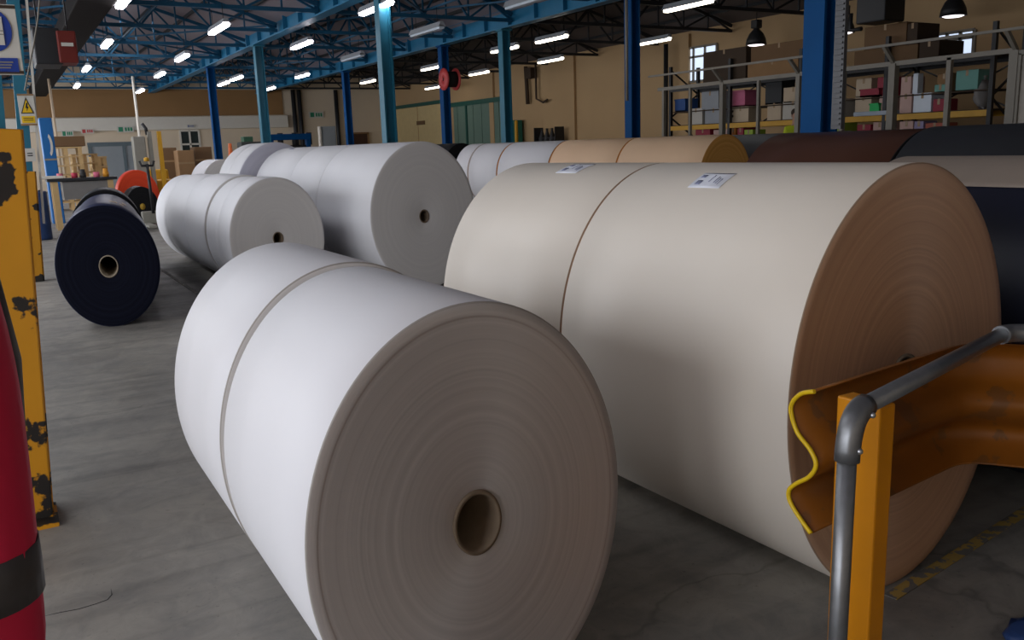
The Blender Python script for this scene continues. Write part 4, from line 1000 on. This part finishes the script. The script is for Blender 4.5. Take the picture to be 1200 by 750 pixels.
# work bench with clutter
yb = 23.4
x0, x1, zb, zt = bw(62, 208, 134, 240, yb)
t = thing('work_bench', 'long dark work bench behind the navy rolls', 'bench', ((x0+x1)/2, yb, 0)); ZB_ = zt
k = MB(); k.box(((x0+x1)/2, yb+.4, zt-.04), (x1-x0+.2, .9, .07), bev=.01); k.build('bench_top', M['dark'], t)
k = MB(); k.box(((x0+x1)/2+.1, yb+.4, zt-.30), (x1-x0-.25, .75, .42)); k.build('drawer_unit', mat('bench_grey', (.20, .19, .18), .6), t)
for x in (x0+.06, x1-.06):
    for yy in (yb+.05, yb+.75): k = MB(); k.box((x, yy, (zt-.08)/2), (.13, .10, zt-.08)); k.build('leg', M['pallet'], t)
x0b, x1b, _, ztb = bw(48, 205, 74, 212, yb); k = MB(); k.box(((x0b+x1b)/2, yb+.3, ZB_+.03), (x1b-x0b, .7, .06), bev=.01); tag(k.build('board', M['trimw'], None, origin=((x0b+x1b)/2, yb+.3, ZB_)), 'white board lying on the left end of the bench', 'board')
CL = [(71, 'pink roll of tape', 'pinktape', (.60, .16, .20)), (88, 'red roll of tape', 'redtape', (.55, .05, .09)), (114, 'bright pink roll of tape', 'brightpink', (.70, .16, .25)), (125, 'small orange can', 'orangecan', (.65, .28, .02)), (98, 'dark tin', 'darktin', (.03, .03, .03))]
for px, lab, mn, c_ in CL:
    q = ony(px, 212, yb+.2); k = MB(); r = .07
    k.lathe([(r*.55, 0), (r, 0), (r, .12), (r*.55, .12)], (q.x, yb+.2, ZB_-.005), 'z', 18, closed=True)
    if 'can' in lab or 'tin' in lab: k.lathe([(0, .0), (r*.8, 0), (r*.8, .2), (0, .2)], (q.x, yb+.2, ZB_-.005), 'z', 18)
    tag(k.build('tape_roll' if 'tape' in lab else 'tin_can', pmat(mn, c_), None, origin=(q.x, yb+.2, ZB_)), lab+' on the long dark bench', 'tape' if 'tape' in lab else 'can', 'clutter on the bench')
# forklift
yf = 30.
x0, x1, zb, zt = bw(160, 156, 190, 206, yf); cx = (x0+x1)/2
t = thing('forklift', 'grey and yellow forklift standing before the back wall', 'forklift', (cx, yf, 0))
k = MB(); k.box((cx-.28, yf+.05, zt*.60), (.36, .5, zt*.72), bev=.03); k.build('battery_case', mat('machine_grey', (.26, .25, .21), .5), t)
k = MB(); k.box((cx+.25, yf+.9, .55), (.95, 1.7, .75), bev=.08); k.box((cx+.32, yf+1.5, 1.0), (.8, .5, .5), bev=.08); k.build('chassis', M['rackyellow'], t)
for s in (.05, .34): k = MB(); k.box((cx+s, yf-.05, zt*.5+.1), (.12, .16, zt-.1)); k.build('mast_channel', M['rackyellow'] if s > .2 else MATS['machine_grey'], t)
for s in (-.22, .22): k = MB(); k.box((cx+.2+s, yf-.55, .08), (.1, 1.1, .06)); k.build('fork', M['dark'], t)
for sx in (-.2, .68):
    for sy in (.35, 1.5): k = MB(); k.lathe([(0, -.08), (.2, -.08), (.2, .08), (0, .08)], (cx+sx, yf+sy, .2*S), 'x', 20, S); k.build('wheel', M['rubber'], t)
k = MB(); k.tube([(cx+.0, yf, zt-.05), (cx-.02, yf, zt+.15), (cx-.12, yf, zt+.30)], .05, 8); k.build('beacon_stalk', M['dark'], t)
# black lever handle with orange knob before the red roll
q = ony(177, 226, 22.); t = thing('pallet_truck', 'hand pallet truck with black handle and orange grip by the red roll', 'pallet truck', (q.x, 22., 0))
zt = ony(172, 186, 22.).z
k = MB(); k.tube([(q.x, 22., .35), (ony(172, 190, 22.).x, 22., zt-.12)], .035, 8); k.build('handle_bar', M['dark'], t)
tx = ony(172, 190, 22.).x; k = MB(); k.tube([(tx-.16, 22., zt-.05), (tx-.12, 22., zt-.16), (tx+.12, 22., zt-.16), (tx+.16, 22., zt-.05)], .03, 8); k.build('grip_loop', M['dark'], t)
k = MB(); k.lathe([(0, 0), (.06, 0), (.06, .08), (.0, .1)], (tx, 22., zt-.06), 'z', 12); k.build('release_knob', M['rackyellow'], t)
for s in (-.18, .18): k = MB(); k.box((q.x+s, 21.6, .11), (.16, 1.3, .05)); k.build('fork', MATS['machine_grey'], t)
k = MB(); k.box((q.x, 22.1, .25), (.5, .2, .3), bev=.03); k.build('pump_housing', MATS['machine_grey'], t)
for s in (-.12, .12): k = MB(); k.lathe([(0, -.03), (.08, -.03), (.08, .03), (0, .03)], (q.x+s, 22.2, .08*S), 'x', 16, S); k.build('wheel', M['rubber'], t)
# cartons and goods before the window
for lab, px0, py0, px1, py1, mt, y in [('brown carton left in the row under the back window', 191, 173, 208, 200, M['carton'], 40.), ('brown carton in the middle of the row under the back window', 209, 176, 228, 201, M['carton2'], 39.), ('brown carton right in the row under the back window', 229, 172, 249, 200, M['carton'], 40.)]:
    x0, x1, zb, zt = bw(px0, py0, px1, py1, y); t = thing('carton', lab, 'carton', ((x0+x1)/2, y+.5, 0), 'cartons under the back window')
    k = MB(); k.box(((x0+x1)/2, y+.5, zt/2), (x1-x0, 1.0, zt), bev=.02); k.build('body', mt, t)
    k = MB(); k.box(((x0+x1)/2, y-.005, zt*.72), (x1-x0, .01, .08)); k.build('tape', M['tape'], t)
# grey low machine, blue gantry, cabinet
x0, x1, zb, zt = bw(314, 157, 363, 164, 36.)
t = thing('conveyor_gantry', 'blue gantry machine behind the white rolls', 'machine', ((x0+x1)/2, 36., 0))
k = MB(); k.box(((x0+x1)/2, 36., (zt+zb)/2), (x1-x0, .4, zt-zb), bev=.02); k.build('top_beam', M['blue'], t)
for x in (x0+.1, x1-.1): k = MB(); k.box((x, 36., zb/2), (.16, .3, zb)); k.build('leg', M['blue'], t)
k = MB(); k.box(((x0+x1)/2, 36.4, zb*.45), (x1-x0-.3, .8, zb*.9)); [k.lathe([(0, 0), (.12, 0), (.12, .5), (0, .5)], (x0+.5+.6*i, 36., zb*.9), 'z', 12) for i in range(3)]; k.build('roller_bed', M['dark'], t)
x0, x1, zb, zt = bw(283, 166, 312, 178, 38.)
t = thing('green_machine', 'low dark machine with green box beside the teal column', 'machine', ((x0+x1)/2, 38., 0))
k = MB(); k.box(((x0+x1)/2, 38.4, zt/2), (x1-x0, .8, zt), bev=.04); k.build('base', mat('machine_dark', (.07, .075, .07), .6), t)
k = MB(); a = bw(286, 160, 297, 168, 38.); k.box(((a[0]+a[1])/2, 38.3, (zt+a[3])/2), (a[1]-a[0], .5, a[3]-zt), bev=.02); k.build('control_box', mat('machine_green', (.06, .15, .09), .5), t)
x0, x1, zb, zt = bw(378, 148, 394, 172, 46.); t = thing('control_cabinet', 'tall grey control cabinet near the back wall', 'cabinet', ((x0+x1)/2, 46., 0))
k = MB(); k.box(((x0+x1)/2, 46.3, zt/2), (x1-x0, .6, zt), bev=.02); k.build('carcass', M['doorgrey'], t); k = MB(); k.box(((x0+x1)/2, 45.98, zt*.55), ((x1-x0)*.85, .04, zt*.75), bev=.01); k.build('door_leaf', M['doorgrey'], t)
a = ony(375, 160, 46.); k = MB(); k.tube([(a.x, 46., 0), (a.x, 46., ony(375, 148, 46.).z)], .10, 8); tag(k.build('pole', M['trimw']), 'short white pole left of the grey control cabinet', 'pole')
x0, x1, zb, zt = bw(411, 156, 431, 168, YB); k = MB(); k.box(((x0+x1)/2, YB-.04, zt/2), (x1-x0, .08, zt)); o = struct('door_4', k, mat('dark_wood_door', (.07, .03, .018), .5)); k = MB(); [k.box((x, YB-.06, zt/2), (.1, .12, zt)) for x in (x0, x1)]; k.box(((x0+x1)/2, YB-.06, zt), (x1-x0+.1, .12, .1)); k.build('door_frame', M['carton2'], o)
# orange cone on a black crate
a = ony(271, 186, 30.); t = thing('traffic_cone', 'small orange cone behind the far white roll', 'cone', (a.x, 30., 0)); zc = ony(271, 168, 30.).z
k = MB(); k.lathe([(.0, 0), (.26, 0), (.26, .05), (.19, .06), (.05, zc), (0, zc)], (a.x, 30., 0), 'z', 20); k.build('cone_body', pmat('coneorange', (.8, .18, .05)), t)
k = MB(); k.lathe([(.165, zc*.25), (.17, zc*.25), (.115, zc*.55), (.11, zc*.55)], (a.x, 30., 0), 'z', 20, closed=True); k.build('dark_sleeve', M['dark'], t)
# unit heater top left and the dark duct
c = ony(66, 55, 15.); t = thing('unit_heater', 'red-fronted unit heater hanging at the upper left', 'heater', c)
k = MB(); k.box(c+Vector((-.12, .3, 0)), (.36, .8, .52), bev=.02); k.build('casing', M['dark'], t)
k = MB(); k.box(c+Vector((.14, .1, -.01)), (.26, .5, .46), bev=.02); k.build('front_panel', M['redheater'], t)
k = MB(); k.box(c+Vector((.14, -.17, .02)), (.16, .02, .05)); k.build('name_strip', M['signw'], t)
for s in (-.2, .2): k = MB(); k.tube([c+Vector((s, .3, .25)), Vector((c.x+s, c.y+.3, 6.))], .012, 6); k.build('hanger', M['dark'], t)
a, b = onz(100, 20, 4.9), onz(77, 105, 4.9)
k = MB(); k.box((a.x+.0, 33., 5.05), (.75, 36., .40), bev=.03); tag(k.build('air_duct', mat('duct_brown', (.007, .005, .005), .8, spec=.1), None, origin=(a.x, 33., 5.05)), 'long dark air duct under the left roof bay', 'duct')

# ------------------------------------------------------------------ light
def area(name, loc, rot, sx, sy, power, col):
    l = bpy.data.lights.new(name, 'AREA'); l.shape = 'RECTANGLE'; l.size = sx; l.size_y = sy; l.energy = power; l.color = col
    o = bpy.data.objects.new(name, l); COL.objects.link(o); o.location = loc; o.rotation_euler = rot; return o
for i, (a, b) in enumerate(WIN):
    area('daylight_window', (XL-.35, (a+b)/2, 2.7), (0, R_(-90), 0), 3.4, b-a, [570, 300, 430, 480, 540, 620, 680][i], (.91, .94, 1.))
for x, y, pw in ((-3, 7, 80), (-3, 14, 290), (-3, 26, 240), (4, 34, 120), (4, 44, 160)):
    area('rooflight', (x, y, 6.0 if x > -1 else 5.9), (0, 0, 0), 2., 6., pw, (.92, .95, 1.))
wd = bpy.data.worlds.new('world'); sc.world = wd; wd.use_nodes = True
bg = wd.node_tree.nodes['Background']; bg.inputs[0].default_value = (.75, .85, 1, 1); bg.inputs[1].default_value = .3

# ------------------------------------------------------------------ camera
cd = bpy.data.cameras.new('camera'); co = bpy.data.objects.new('camera', cd); COL.objects.link(co); sc.camera = co
cd.sensor_fit = 'HORIZONTAL'; cd.sensor_width = 36.; cd.lens = 36.*FPX/1200.; cd.clip_end = 200
m = Matrix((RT, UP, -FW)).transposed().to_4x4(); m.translation = EYE; co.matrix_world = m
for o in bpy.data.objects:
    if '_w' in o: del o['_w']
vs = sc.view_settings; vs.view_transform = 'Standard'; vs.look = 'None'; vs.exposure = -.24; vs.gamma = 1.; vs.use_curve_mapping = False
sc.cycles.use_denoising = True; sc.cycles.max_bounces = 8; sc.cycles.diffuse_bounces = 5
